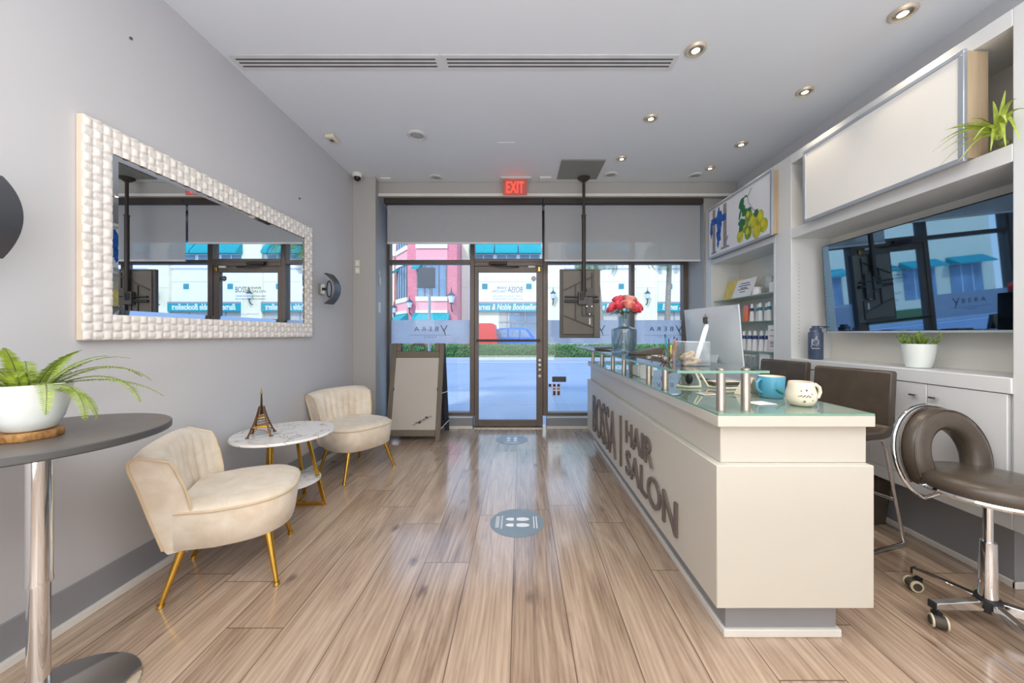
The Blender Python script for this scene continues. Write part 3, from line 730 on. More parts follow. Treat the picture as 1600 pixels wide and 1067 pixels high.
# ------------------------------------------------------------------ tall bar table, wood slice, fern
tx, ty_ = -1.505, 1.12
t = thing('bar_table', 'tall round black bar table on a chrome pedestal', 'table', (tx, ty_, 0))
MB().lathe([(0, .862), (.296, .862), (.3, .866), (.3, .883), (.297, .886)], 'tableedge', (tx, ty_, 0), 72).lathe([(.297, .886), (.29, .8865), (0, .8865)], 'tabletop', (tx, ty_, 0), 72).build('table_top', t)
MB().lathe([(0, .861), (.0285, .861), (.0285, .44), (.030, .43), (.030, .42), (.0245, .42)], 'chrome', (tx, ty_, 0), 36).build('upper_column', t)
MB().lathe([(.0245, .43), (.0245, .05)], 'chrome', (tx, ty_, 0), 36).build('lower_column', t)
MB().lathe([(.0, .053), (.036, .053), (.039, .042), (.034, .034), (.0, .034)], 'chrome', (tx, ty_, 0), 32).build('collar', t)
MB().lathe([(0, .036), (.05, .034), (.12, .024), (.19, .014), (.222, .008), (.226, .001), (0, .001)], 'chrome', (tx, ty_, 0), 64).build('base_plate', t)
MB().tube([(tx - .05, ty_ - .02, .845), (tx - .01, ty_ - .14, .835), (tx + .005, ty_ - .20, .828)], .007, 'black', 10).build('height_lever', t)
wx, wy = -1.470, 1.075
o = MB()
rg = []
for z, k in ((.8875, .97), (.89, 1), (.908, 1), (.911, .97)):
    rg.append([(wx + k * (.061 + .003 * math.sin(3 * a) + .003 * math.sin(7 * a + 1)) * math.cos(a), wy + k * (.061 + .003 * math.sin(3 * a) + .003 * math.sin(7 * a + 1)) * math.sin(a), z) for a in [2 * PI * i / 48 for i in range(48)]])
o.loft(rg, 'bark'); o = o.build('wood_slice'); tag(o, 'round bark-edged wood slice coaster under the fern bowl', 'coaster')
t = thing('potted_fern', 'green fern in a white ceramic bowl on the bar table', 'potted plant', (wx, wy, .912))
MB().lathe([(0, 0), (.042, 0), (.052, .006), (.066, .035), (.078, .085), (.084, .137), (.082, .139), (.079, .137), (.073, .09), (.062, .045), (.0, .03)], 'bowl', (wx, wy, .912), 48).build('bowl', t)
MB().lathe([(0, .118), (.076, .112)], 'soil', (wx, wy, .912), 24).build('soil', t)
def frond(az, el, L, droop, w, seed):
    r = random.Random(seed); m = MB()
    p = Vector((wx, wy, 1.03)) + Vector((math.cos(az), math.sin(az), 0)) * r.uniform(.015, .045); e = el; pts = [p.copy()]
    n = 24
    tw = r.uniform(-.5, .5)
    for i in range(n):
        e -= droop / n * (.5 + 1.2 * i / n); a_ = az + tw * i / n
        p = p + Vector((math.cos(a_) * math.cos(e), math.sin(a_) * math.cos(e), math.sin(e))) * (L / n); pts.append(p.copy())
    m.tube(pts, [.0022 - .0015 * i / n for i in range(n + 1)], 'stem', 5)
    for i in range(2, 38):
        q = i / 38; k = min(int(q * n), n - 1); f = q * n - k
        c = pts[k].lerp(pts[k + 1], f); tg = (pts[k + 1] - pts[k]).normalized()
        sd = tg.cross(Vector((0, 0, 1)));
        if sd.length < .1: sd = Vector((math.sin(az), -math.cos(az), 0))
        sd.normalize(); nn = sd.cross(tg)
        ll = w * (math.sin(PI * min(1, q * 1.02) ** .75) ** .6) * (1 - .25 * q) + .004
        for s_ in (-1, 1):
            d = (sd * s_ + tg * .35 + nn * (-.12 + r.uniform(-.12, .12))).normalized(); h = tg * .0026
            m.add([c - h * .6, c + h * .6, c + d * ll * .55 + h * .9 , c + d * ll, c + d * ll * .5 - h * .7], [(0, 1, 2, 3, 4)], 'fern')
    return m
fr = [(0.15, .75, .30, 1.5, .032), (-.1, .45, .26, 1.9, .03), (.35, .55, .30, 1.6, .03), (.05, .25, .22, 1.7, .03), (.6, 1.0, .22, 1.2, .03), (1.2, 1.05, .18, 1.0, .032), (1.9, 1.15, .17, .9, .03), (2.6, 1.0, .19, 1.2, .032), (3.2, .8, .21, 1.3, .032), (-.7, .9, .20, 1.3, .03), (-1.3, 1.1, .19, 1.1, .032), (-2.0, 1.0, .20, 1.2, .032), (-2.7, .9, .2, 1.3, .03), (.9, .8, .24, 1.6, .03), (-.4, .6, .24, 1.9, .028), (0.0, 1.2, .17, .8, .03), (-1.0, 1.3, .16, .6, .03), (.25, .35, .33, 1.0, .024), (-2.3, 1.25, .16, .7, .032), (3.0, 1.3, .15, .6, .03)]
for i, (az, el, L, dr, w) in enumerate(fr):
    frond(az, el, L * .98, dr, w * .82, 40 + i).build('frond', t, smooth=False, fixn=False)

# ------------------------------------------------------------------ sandwich board sign
t = thing('sandwich_board', 'grey A-frame sandwich board with a blank pale panel', 'sign board', (-1.205, 4.23, 0))
def aboard(front):
    yb, yt = (3.975, 4.215) if front else (4.475, 4.245)
    xa, xb_ = (-1.505, -.895) if front else (-1.50, -.885)
    O = Vector((0, yb, 0)); V = Vector((0, yt - yb, 1.085)); L = V.length; V.normalize(); U = Vector((1, 0, 0)); W = U.cross(V); W = W if W.y > 0 else -W
    th = W * (.03 if front else -.03)
    def bx(x0, x1, a0, a1, m, dz=0.0, dth=1.0): return MB().obox(O + U * x0 + V * a0 - W * (dz if front else -dz), U * (x1 - x0), V * (a1 - a0), th * dth, m)
    mf = 'signframe' if front else 'signdark'
    b = bx(xa, xa + .055, 0, L, mf).obox(O + U * (xb_ - .055), U * .055, V * L, th, mf)
    b.obox(O + U * (xa + .055) + V * .055, U * (xb_ - xa - .11), V * .07, th, mf).obox(O + U * (xa + .055) + V * (L - .17), U * (xb_ - xa - .11), V * .075, th, mf)
    b.obox(O + U * (xa + .055) + V * (L - .095), U * .05, V * .095, th, mf).obox(O + U * (xb_ - .105) + V * (L - .095), U * .05, V * .095, th, mf)
    b.build('front_frame' if front else 'rear_frame', t, bevel=.006)
    if front:
        xm = (xa + xb_) / 2
        h = [O + U * (xm + dx) + V * (L - .1 + dv) + W * .015 for dx, dv in ((-.085, 0), (-.075, .06), (-.06, .088), (.06, .088), (.075, .06), (.085, 0))]
        MB().tube(h, .014, mf, 10).build('handle', t)
        bx(xa + .055, xb_ - .055, .125, L - .17, 'clay', -.008, .4).build('panel', t, bevel=.002)
        sk = MB(); n0 = O + W * .006
        def P(x, a): return n0 + U * x + V * a
        for i in range(5):
            c = (xm + .02 + i * .038, .19 + .018 * i); pts = []
            for k in range(9): q = k / 8 * 2 * PI; pts.append(P(c[0] + .022 * math.cos(q) + .006 * math.cos(3 * q), c[1] + .012 * math.sin(q) + .012 * math.cos(q)))
            sk.tube(pts, .0016, 'ink', 5)
        for c in ((xm + .068, .205), (xm + .142, .262)):
            sk.loft([[P(c[0] + .014 * math.cos(k * PI / 6), c[1] + .012 * math.sin(k * PI / 6)) - W * d for k in range(12)] for d in (-.0005, .001)], 'ink')
        sk.tube([P(xm + .02, .20), P(xm + .07, .22), P(xm + .12, .252), P(xm + .17, .27)], .0016, 'ink', 5)
        sk.build('leaf_drawing', t)
        for x in (xa + .05, xb_ - .058): MB().obox(O + U * x + V * .56 - W * .004, U * .012, V * .03, W * .006, 'ink').build('panel_clip', t)
    else:
        bx(xa + .055, xb_ - .055, .125, L - .17, 'signdark', .008, .4).build('panel', t)
aboard(True); aboard(False)
MB().tube([(-.90, 4.09, .52), (-.885, 4.30, .50), (-.89, 4.37, .50)], .006, 'steel', 8).build('brace', t); MB().tube([(-.905, 4.02, .12), (-.885, 4.44, .125)], .006, 'steel', 8).build('brace', t)

# ------------------------------------------------------------------ floor decals
def decal(x, y, r, rz, label):
    t = thing('floor_decal', label, 'floor sticker', (x, y, 0), rz)
    MB().lathe([(0, .0016), (r, .0014), (r, .0004)], 'floordecal', seg=56).build('disc', t, 'L')
    fp = MB()
    for s_ in (-1, 1):
        c = s_ * r * .21
        sole = [(c + r * .125 * math.cos(a) * (1 + .12 * math.sin(a)), r * .17 + r * .28 * math.sin(a)) for a in [2 * PI * i / 24 for i in range(24)]]
        sole = [(px, max(py, -.02 * r)) for px, py in sole]
        heel = [(c + r * .105 * math.cos(a), -r * .22 + r * .20 * math.sin(a)) for a in [2 * PI * i / 24 for i in range(24)]]
        heel = [(px, min(py, -.13 * r)) for px, py in heel]
        fp = MB(); fp.prism(sole, (0, 0, .0017), (1, 0, 0), (0, 1, 0), (0, 0, .0006), 'decallight'); fp.prism(heel, (0, 0, .0017), (1, 0, 0), (0, 1, 0), (0, 0, .0006), 'decallight')
        fp.build('footprint', t, 'L', smooth=False)
    m = MB()
    for z in (.60, .70): m.box(-r * .42, r * .42, r * z, r * z + r * .035, .0017, .0021, 'decallight')
    m.build('lettering', t, 'L', smooth=False); m = MB()
    for k in range(9): m.box(-r * .4 + k * r * .09, -r * .36 + k * r * .09, -r * .80, -r * .66, .0017, .0021, 'decallight')
    for k in range(11): m.box(-r * .45 + k * r * .085, -r * .41 + k * r * .085, -r * .60, -r * .54, .0017, .0021, 'decallight')
    m.build('lettering', t, 'L', smooth=False)
decal(-.02, 2.278, .171, math.radians(90 + 180), 'round slate floor sticker with sideways white footprints, nearer the viewer')
decal(-.094, 4.055, .18, 0, 'round slate floor sticker with white footprints before the glass door')
# ------------------------------------------------------------------ reception desk
t = thing('reception_desk', 'white reception desk with raised salon name and glass transaction shelf', 'desk', (1.03, 2.65, 0))
B(.815, 1.255, 1.425, 3.90, 0.03, .165, 'grey_base').build('plinth', t, bevel=.002)
MB().box(.803, 1.268, 1.412, 3.912, 0.0005, .032, 'trimwhite').build('plinth_trim', t, bevel=.004)
B(.74, 1.333, 1.35, 3.95, .164, .702, 'deskwhite').build('lower_body', t, bevel=.003)
B(.771, 1.333, 1.381, 3.93, .702, .848, 'deskwhite').build('upper_body', t, bevel=.003)
B(.745, 1.338, 1.350, 3.95, .848, .889, 'deskwhite').build('countertop', t, bevel=.002)
g = MB().box(.747, 1.336, 1.352, 3.948, .8895, .8975, 'glasstop'); go = g.build('glass_top', t, smooth=False)
# green edge strips of the glass
MB().box(.7465, 1.337, 1.351, 1.3523, .8896, .8974, 'glassedge').box(.7462, .7472, 1.3523, 3.948, .8896, .8974, 'glassedge').build('glass_edge', t, smooth=False)
B(1.334, 1.345, 1.365, 3.93, .20, .60, 'darkgrey').build('rear_edge', t)
# transaction shelf
zs = 1.047
panels = ((1.378, 2.045), (2.055, 2.90), (2.91, 4.02))
MB().box(.605, .958, 1.378, 4.02, zs, zs + .010, 'shelfglass').build('glass_shelf', t, smooth=False)
MB().box(.605, .958, 1.3768, 1.378, zs, zs + .010, 'glassedge').box(.6038, .605, 1.378, 4.02, zs, zs + .010, 'glassedge').build('shelf_edge', t, smooth=False)
for x, y in ((.783, 1.40), (.880, 1.40), (.78, 1.93), (.775, 2.16), (.775, 2.68), (.775, 3.0), (.775, 3.4), (.775, 3.82), (.88, 3.82), (.90, 2.68)):
    p = MB().lathe([(0, .898), (.0165, .898), (.0165, zs - .0005), (0, zs - .0005)], 'steel', (x, y, 0), 20).build('post', t)
    MB().lathe([(.0, zs + .0105), (.0165, zs + .0105), (.0165, zs + .016), (.012, zs + .019), (0, zs + .019)], 'steel', (x, y, 0), 18).build('cap', p)
L = MB(); U, V = (0, -1, 0), (0, 0, 1); X = .7395
L.text('BOSSA', (X, 3.62, .222), U, V, .86, .362, .012, 'lettering', bold=0)
L.obox((X - .012, 2.635, .232), (.012, 0, 0), (0, -.026, 0), (0, 0, .365), 'lettering')
L.text('HAIR', (X, 2.49, .447), U, V, .50, .152, .012, 'lettering', bold=0)
L.text('SALON', (X, 2.49, .238), U, V, .81, .165, .012, 'lettering', bold=0)
L.build('raised_lettering', t, smooth=False)

# ------------------------------------------------------------------ wall units
XF, XB = 2.15, 2.478
t = thing('media_wall_unit', 'white built-in media unit with niches, ledge and cupboard doors', 'wall unit', (2.31, 2.2, 0))
Y0, Y1 = 1.40, 3.02
B(XF, XB, Y0, 1.565, .34, 2.62, 'white').build('stile', t, bevel=.003); m = MB()                    # near stile
m.box(XF, XB, 2.845, Y1, .34, 2.62, 'white')                   # far stile
m.build('stile', t, bevel=.003)
B(XF, XB, 1.565, 2.845, 2.545, 2.62, 'white').build('top_rail', t, bevel=.003)
B(XF, XB, 1.565, 2.845, 1.952, 2.03, 'white').build('middle_rail', t, bevel=.003)
B(XF - .006, XB, 1.565, 2.845, .935, 1.005, 'white').build('ledge', t, bevel=.003)
B(XF, XB, 1.565, 2.845, .34, .415, 'white').build('bottom_rail', t, bevel=.003)
B(XB - .012, XB, 1.565, 2.845, 1.005, 2.545, 'cream_panel').build('back_panel', t)
B(XF + .02, XB, 1.565, 2.845, .415, .935, 'white').build('carcass', t)
ys = [1.58, 1.895, 2.21, 2.525, 2.84]
for i in range(4):
    a, b = ys[i] + .002, ys[i + 1] - .002
    dr = B(XF - .001, XF + .018, a, b, .417, .931, 'white').build('cupboard_door', t, bevel=.002)
    ky = b - .045 if i % 2 == 0 else a + .045
    MB().tube([(XF - .001, ky, .868), (XF - .022, ky, .868)], .005, 'chrome', 8).tube([(XF - .024, ky - .017, .868), (XF - .024, ky + .017, .868)], .007, 'chrome', 10).build('door_knob', dr)
B(2.33, XB, 1.69, Y1, .0005, .339, 'grey_base').build('plinth', t)
MB().box(2.318, 2.331, 1.678, Y1, .0005, .034, 'trimwhite').box(2.318, XB, 1.677, 1.69, .0005, .034, 'trimwhite').build('plinth_trim', t, bevel=.003)
hl = MB()
for i in range(22): hl.tube([(XF + .06, 2.8445, 1.12 + .03 * i), (XF + .06, 2.8435, 1.12 + .03 * i)], .003, 'darkgrey', 6)
hl.build('shelf_pin_hole', t)

t = thing('shelf_unit', 'tall white shelf unit with glass shelves beside the shop window', 'shelf unit', (2.31, 3.6, 0))
A0, A1 = 3.022, 4.165
MB().box(XF, XB, A0, 3.045, .34, 2.62, 'white').box(XF, XB, 4.035, A1, .34, 2.62, 'white').build('side_panel', t, bevel=.003)
B(XF, XB, 3.045, 4.035, 2.56, 2.62, 'white').build('top_rail', t, bevel=.003)
B(XF, XB, 3.045, 4.035, 1.975, 2.03, 'white').build('middle_rail', t, bevel=.003)
B(XB - .012, XB, 3.045, 4.035, .85, 2.56, 'cream_panel').build('back_panel', t)
B(XF, XB, 3.045, 4.035, .34, .845, 'white').build('base_cabinet', t, bevel=.003)
B(2.33, XB, A0, A1, .0005, .339, 'grey_base').build('plinth', t); B(2.318, 2.331, A0, A1, .0005, .034, 'trimwhite').build('plinth_trim', t)
SH = {1: 1.56, 2: 1.315, 3: 1.035}
for z in SH.values():
    s_ = B(XF + .03, XB - .014, 3.047, 4.033, z - .008, z, 'glassshelf').build('glass_shelf', t, smooth=False)
    B(XF + .0285, XF + .03, 3.047, 4.033, z - .008, z, 'glassedge').build('shelf_edge', s_, smooth=False)

# framed panels standing on the middle rails
t = thing('blank_light_panel', 'large blank white panel in a silver frame above the television', 'panel', (2.15, 2.17, 2.031))
B(2.108, 2.215, 1.695, 2.645, 2.0315, 2.538, 'box_wood').build('panel_box', t, bevel=.002)
fr = MB()
for a in ((1.688, 2.652, 2.012, 2.036), (1.688, 2.652, 2.52, 2.544), (1.688, 1.712, 2.036, 2.52), (2.628, 2.652, 2.036, 2.52)): fr.box(2.088, 2.107, *a, 'silverframe')
fr.build('frame', t, bevel=.003)
B(2.093, 2.1065, 1.712, 2.628, 2.036, 2.52, 'lightpanel').build('panel_face', t)
t = thing('fruit_poster', 'framed poster with blue lettering and a bunch of green-yellow fruit', 'poster', (2.15, 3.48, 2.031))
B(2.108, 2.149, 2.985, 3.985, 2.0315, 2.56, 'box_wood').build('panel_box', t, bevel=.002)
fr = MB()
for a in ((2.98, 3.99, 2.02, 2.042), (2.98, 3.99, 2.548, 2.57), (2.98, 3.002, 2.042, 2.548), (3.968, 3.99, 2.042, 2.548)): fr.box(2.09, 2.107, *a, 'silverframe')
fr.build('frame', t, bevel=.003)
B(2.096, 2.1065, 3.002, 3.968, 2.042, 2.548, 'artwhite').build('poster_sheet', t)
art = MB(); K = [0]
def blob(y, z, ry, rz, m, rot=0, n=22, wob=0):
    K[0] += 1; x = 2.0957 - K[0] * .00004; pts = []
    for i in range(n):
        a = 2 * PI * i / n; k = 1 + wob * math.sin(5 * a + K[0]) + wob * .6 * math.sin(9 * a)
        dy, dz = ry * k * math.cos(a), rz * k * math.sin(a); pts.append((x, y + dy * math.cos(rot) - dz * math.sin(rot), z + dy * math.sin(rot) + dz * math.cos(rot)))
    art.add(pts, [tuple(range(n))], m)
def line(pts, w, m):
    for (y0, z0), (y1, z1) in zip(pts, pts[1:]):
        K[0] += 1; x = 2.0957 - K[0] * .00004; d = Vector((y1 - y0, z1 - z0)); q = Vector((-d.y, d.x)).normalized() * w / 2
        art.add([(x, y0 + q.x, z0 + q.y), (x, y0 - q.x, z0 - q.y), (x, y1 - q.x, z1 - q.y), (x, y1 + q.x, z1 + q.y)], [(0, 1, 2, 3)], m)
line([(3.879, 2.535), (3.879, 2.07)], .055, 'artgrey'); line([(3.672, 2.533), (3.672, 2.08)], .06, 'artgrey'); line([(3.93, 2.072), (3.83, 2.07)], .02, 'artgrey'); line([(3.745, 2.085), (3.599, 2.083)], .022, 'artgrey'); line([(3.66, 2.12), (3.62, 2.19)], .02, 'artgrey')
line([(3.935, 2.41), (3.649, 2.395)], .07, 'artblue')
blob(3.78, 2.40, .055, .115, 'artblue', 0, 26, .18); blob(3.785, 2.25, .042, .10, 'artblue', .1, 24, .2); blob(3.93, 2.33, .025, .085, 'artblue', 0, 20, .15); blob(3.80, 2.16, .02, .05, 'artblue', 0, 16, .2)
line([(3.303, 2.456), (3.29, 2.40), (3.222, 2.313), (3.17, 2.27)], .008, 'artgrey'); line([(3.303, 2.456), (3.346, 2.49)], .007, 'artleaf'); line([(3.303, 2.46), (3.262, 2.502), (3.25, 2.52)], .008, 'artleaf'); line([(3.39, 2.47), (3.31, 2.475)], .014, 'artleaf')
for y, z, ry, rz, a in ((3.396, 2.43, .035, .055, .5), (3.37, 2.37, .032, .05, -.3), (3.346, 2.329, .045, .03, -.4), (3.419, 2.33, .015, .05, .3)): blob(y, z, ry, rz, 'artleaf', a, 18, .05)
for y, z, ry, rz, mm in ((3.132, 2.223, .042, .055, 'artyellow'), (3.29, 2.284, .047, .056, 'artgreen'), (3.225, 2.215, .05, .065, 'artyellow'), (3.339, 2.202, .048, .06, 'artgreen'), (3.085, 2.134, .048, .058, 'artyellow'), (3.416, 2.129, .045, .06, 'artyellow'), (3.296, 2.127, .048, .06, 'artgreen'), (3.176, 2.115, .055, .068, 'artyellow')):
    blob(y, z, ry + .003, rz + .003, 'artleaf', .1, 26); blob(y, z, ry, rz, mm, .1, 26); blob(y + .012, z + .015, ry * .45, rz * .5, 'yellowpen', .2, 18, .06)
for y, z, ry, rz, a in ((3.389, 2.244, .055, .04, .2), (3.40, 2.20, .03, .04, .6), (3.183, 2.27, .03, .035, .4), (3.276, 2.336, .03, .02, .2)): blob(y, z, ry, rz, 'artleaf', a, 18, .08)
art.build('poster_print', t, smooth=False, fixn=False)

# television in the niche, tilted slightly forward
t = thing('wall_tv', 'large flat television with a bluish reflecting screen in the niche', 'television', (2.34, 2.1, 1.2))
za, zb, ya, yb = 1.205, 1.862, 1.572, 2.735
xa, xb2 = 2.335, 2.300
def tvp(y, q, d): return Vector((xa + (xb2 - xa) * q + d, y, za + (zb - za) * q))
def slab(y0, y1, q0, q1, d0, d1, m): 
    return MB().add([tvp(y0, q0, d0), tvp(y1, q0, d0), tvp(y1, q1, d0), tvp(y0, q1, d0), tvp(y0, q0, d1), tvp(y1, q0, d1), tvp(y1, q1, d1), tvp(y0, q1, d1)], [(0, 1, 2, 3), (7, 6, 5, 4), (0, 4, 5, 1), (1, 5, 6, 2), (2, 6, 7, 3), (3, 7, 4, 0)], m)
slab(ya, yb, 0, 1, 0, .035, 'blackgloss').build('tv_body', t, bevel=.003)
slab(ya + .008, yb - .008, .022, .988, -.0012, -.0002, 'tv').build('screen', t, smooth=False)
slab(ya + .008, yb - .008, .0, .018, -.0015, 0, 'alu').build('lower_bezel', t, smooth=False)
B(2.372, 2.465, 2.0, 2.3, 1.40, 1.65, 'black').build('wall_mount', t)
# flask
t = thing('water_bottle', 'navy insulated water bottle with white print on the niche ledge', 'bottle', (2.225, 2.70, 1.0055))
c = (2.225, 2.70, 1.0055)
MB().lathe([(0, 0), (.043, 0), (.046, .004), (.046, .195), (.043, .205), (.036, .209), (0, .209)], 'navy', c, 32).build('bottle_body', t)
MB().lathe([(.035, .2095), (.036, .2115), (.035, .2135)], 'steel', c, 24).build('neck_ring', t)
MB().lathe([(0, .214), (.035, .214), (.036, .232), (.030, .236), (.024, .238), (.023, .252), (0, .253)], 'navy', c, 28).build('cap', t)
MB().tube([(c[0] + .01, c[1] - .03, c[2] + .246), (c[0] + .03, c[1] - .06, c[2] + .247), (c[0] + .045, c[1] - .062, c[2] + .243), (c[0] + .032, c[1] - .028, c[2] + .236)], .004, 'navy', 8).build('carry_loop', t)
pr = MB(); d_ = Vector((-c[0], -c[1], 0)).normalized(); u_ = d_.cross(Vector((0, 0, 1))); u_ = -u_ if False else Vector((-d_.y, d_.x, 0))
def onb(a, z): q = d_ * math.cos(a) + u_ * math.sin(a); return Vector(c) + q * .0466 + Vector((0, 0, z))
def stroke(pts, r=.0015): pr.tube([onb(a, z) for a, z in pts], r, 'decallight', 5)
for s_ in ([(-.55, .12), (-.45, .155), (-.35, .13), (-.5, .11), (-.6, .09)], [(-.3, .155), (-.2, .13), (-.1, .155)], [(0, .165), (.15, .175), (.2, .155), (.05, .145), (.0, .165)], [(-.4, .115), (-.2, .105), (-.05, .12), (.1, .10), (.25, .125), (.4, .105)], [(.25, .15), (.4, .14), (.3, .125), (.45, .12)]): stroke(s_)
stroke([(-.5, .083), (-.15, .083)], .002); stroke([(-.08, .083), (.5, .083)], .002)
pr.build('bottle_print', t)
# potted plant on the ledge
px, py, pz = 2.255, 2.03, 1.0055
t = thing('potted_succulent', 'bushy green succulent in a white pot below the television', 'potted plant', (px, py, pz))
MB().lathe([(0, 0), (.042, 0), (.05, .005), (.060, .04), (.068, .09), (.072, .134), (.070, .136), (.067, .134), (.063, .09), (.055, .05), (0, .04)], 'bowl', (px, py, pz), 40).build('pot', t)
MB().lathe([(0, .12), (.066, .115)], 'soil', (px, py, pz), 20).build('soil', t)
r = random.Random(5)
for k in range(26):
    m = MB(); a = r.uniform(0, 2 * PI); rr = .06 * math.sqrt(r.random()); b = Vector((px + rr * math.cos(a), py + rr * math.sin(a), pz + .118)); ln = r.uniform(.035, .075)
    tip = b + Vector((math.cos(a) * rr * .55, math.sin(a) * rr * .75, ln)); m.tube([b, tip], .0015, 'stem', 5)
    for j in range(11):
        q = .25 + .75 * j / 10; p0 = b.lerp(tip, q); aa = r.uniform(0, 2 * PI); el = r.uniform(.2, 1.1)
        d = Vector((math.cos(aa) * math.cos(el), math.sin(aa) * math.cos(el), math.sin(el))) * r.uniform(.02, .032); s_ = d.cross(Vector((0, 0, 1))).normalized() * .0042
        m.add([p0, p0 + d * .5 + s_, p0 + d, p0 + d * .5 - s_], [(0, 1, 2, 3)], 'succulent')
    m.build('sprig', t, smooth=False, fixn=False)
# air plant on the middle rail
ax, ay, az_ = 2.164, 1.606, 2.056
t = thing('air_plant', 'spiky green air plant on the rail beside the blank white panel', 'plant', (ax, ay, 2.031))
MB().ball((ax, ay, az_ - .006), (.013, .024, .0175), 'stem').build('root_base', t)
lv = [((-.20, .05, -.03), .05), ((-.16, .10, -.085), .06), ((-.18, .0, -.10), .05), ((-.13, .12, .05), .06), ((-.145, .07, .085), .05), ((-.12, .10, .10), .04), ((-.10, -.05, -.075), .07), ((-.075, -.08, -.075), .09), ((-.07, -.12, -.07), .10), ((-.05, -.02, .16), .03), ((-.055, -.1, .12), .06), ((-.06, -.14, .05), .06), ((-.15, -.03, -.02), .06), ((-.18, .10, -.005), .07), ((-.08, .04, .07), .05), ((-.10, -.10, .02), .07), ((-.05, -.06, .18), .02), ((-.05, .06, .13), .04)]
for i, (tp, arch) in enumerate(lv):
    b = Vector((ax - .022, ay, az_ + .012)); e = b + Vector(tp) * 1.0; n = 12; m = MB(); L_, R_ = [], []
    wd = .011
    for k in range(n + 1):
        q = k / n; c = b.lerp(e, q) + Vector((0, 0, arch * math.sin(PI * q ** .8)))
        sd = Vector(tp).cross(Vector((0, 0, 1))); sd = sd.normalized() if sd.length > .01 else Vector((0, 1, 0))
        w_ = wd * (1 - q) ** .8 + .0008
        L_.append(c + sd * w_ + Vector((0, 0, w_ * .5))); R_.append(c - sd * w_ + Vector((0, 0, w_ * .5))); 
        L_[-1], R_[-1] = L_[-1], R_[-1]
    mid = [(l + q_) / 2 - Vector((0, 0, (l - q_).length * .35)) for l, q_ in zip(L_, R_)]
    vs = L_ + mid + R_; K_ = n + 1
    m.add(vs, [(k, k + 1, K_ + k + 1, K_ + k) for k in range(n)] + [(K_ + k, K_ + k + 1, 2 * K_ + k + 1, 2 * K_ + k) for k in range(n)], 'airplant')
    m.build('leaf', t, fixn=False)

# ------------------------------------------------------------------ goods on the glass shelves
def tube_bottle(x, y, z, h, band, label, group, rb=.023, cat='bottle'):
    t = thing('product_bottle', label, cat, (x, y, z), 0, group)
    MB().lathe([(0, 0), (rb, 0), (rb, .006), (rb * .62, h * .78), (rb * .55, h * .9), (rb * .4, h), (0, h)], 'paper', (x, y, z), 18).build('bottle_body', t)
    MB().lathe([(rb * .735, h * .58), (rb * .74 + .0006, h * .58), (rb * .63 + .0006, h * .76), (rb * .62, h * .76)], band, (x, y, z), 18).build('colour_band', t)
    return t
ordn = ['first', 'second', 'third', 'fourth', 'fifth', 'sixth', 'seventh', 'eighth']
o2 = SH[2] + .001
t = thing('spray_bottle', 'orange bottle with a pink cap on the second glass shelf', 'bottle', (2.26, 3.57, o2))
MB().lathe([(0, 0), (.036, 0), (.039, .01), (.036, .07), (.032, .12), (.030, .13), (0, .13)], 'orange', (2.26, 3.57, o2), 24).build('bottle_body', t); MB().lathe([(0, .1305), (.031, .1305), (.031, .158), (.026, .165), (0, .165)], 'pinkcap', (2.26, 3.57, o2), 24).build('cap', t)
for i, y in enumerate((3.465, 3.405, 3.345, 3.285, 3.225, 3.165, 3.11)):
    tube_bottle(2.24 + .02 * (i % 2), y, o2, .165 if i % 2 else .17, 'navyband' if i == 0 else 'tealband', ('white bottle with a navy band' if i == 0 else 'white bottle with a teal band') + ', ' + ordn[i] + ' after the orange bottle', 'white bottles on the second glass shelf')
o3 = SH[3] + .001
for i, y in enumerate((3.60, 3.51, 3.43, 3.34, 3.26)):
    tube_bottle(2.25, y, o3, .19, 'navyband', 'white navy-banded bottle on the third glass shelf, ' + ordn[4 - i] + ' from the tall white box', 'white bottles on the third glass shelf', .03)
t = thing('product_box', 'tall white printed box at the near end of the third glass shelf', 'box', (2.24, 3.13, o3))
B(2.20, 2.28, 3.075, 3.185, o3, o3 + .235, 'paper').build('carton', t, bevel=.002)
m = MB()
for z, w in ((.19, .04), (.14, .06), (.085, .05), (.07, .05), (.05, .06)): m.box(2.1985, 2.1995, 3.13 - w / 2, 3.13 + w / 2, o3 + z, o3 + z + .006, 'decal')
for a in ((3.085, 3.175, .012, .0135), (3.085, 3.175, .10, .1015), (3.085, 3.0865, .012, .10), (3.1735, 3.175, .012, .10)): m.box(2.1985, 2.1995, a[0], a[1], o3 + a[2], o3 + a[3], 'pinkcap')
m.build('box_print', t, smooth=False)
# lowest shelf = top of base cabinet
o4 = .8465
for i, y in enumerate((3.56, 3.50, 3.44)):
    t = thing('glass_jar', ordn[2 - i] + ' clear jar from the white carton on the lowest shelf', 'jar', (2.25, y, o4), 0, 'jars on the lowest shelf')
    MB().lathe([(0, 0), (.024, 0), (.026, .01), (.026, .12), (.022, .13), (0, .13)], 'acrylic', (2.25, y, o4), 20).build('jar_body', t); MB().lathe([(0, .131), (.024, .131), (.024, .15), (0, .15)], 'whitemat', (2.25, y, o4), 20).build('lid', t)
o = B(2.20, 2.30, 3.17, 3.30, o4, o4 + .17, 'paper').build('white_carton', bevel=.002); tag(o, 'plain white carton on the lowest shelf behind the far bar chair', 'box')
o1 = SH[1] + .001
t = thing('certificate', 'yellow certificate leaning at the far end of the top glass shelf', 'certificate', (2.42, 3.80, o1))
MB().obox((2.27, 3.745, o1 + .001), (0, .275, 0), (.06, 0, .215), (.004, 0, -.001), 'yellowpaper').build('sheet', t); MB().obox((2.366, 3.73, o1 + .06), (0, .18, 0), (.025, 0, .09), (.001, 0, -.0005), 'paper').build('text_panel', t) if False else None
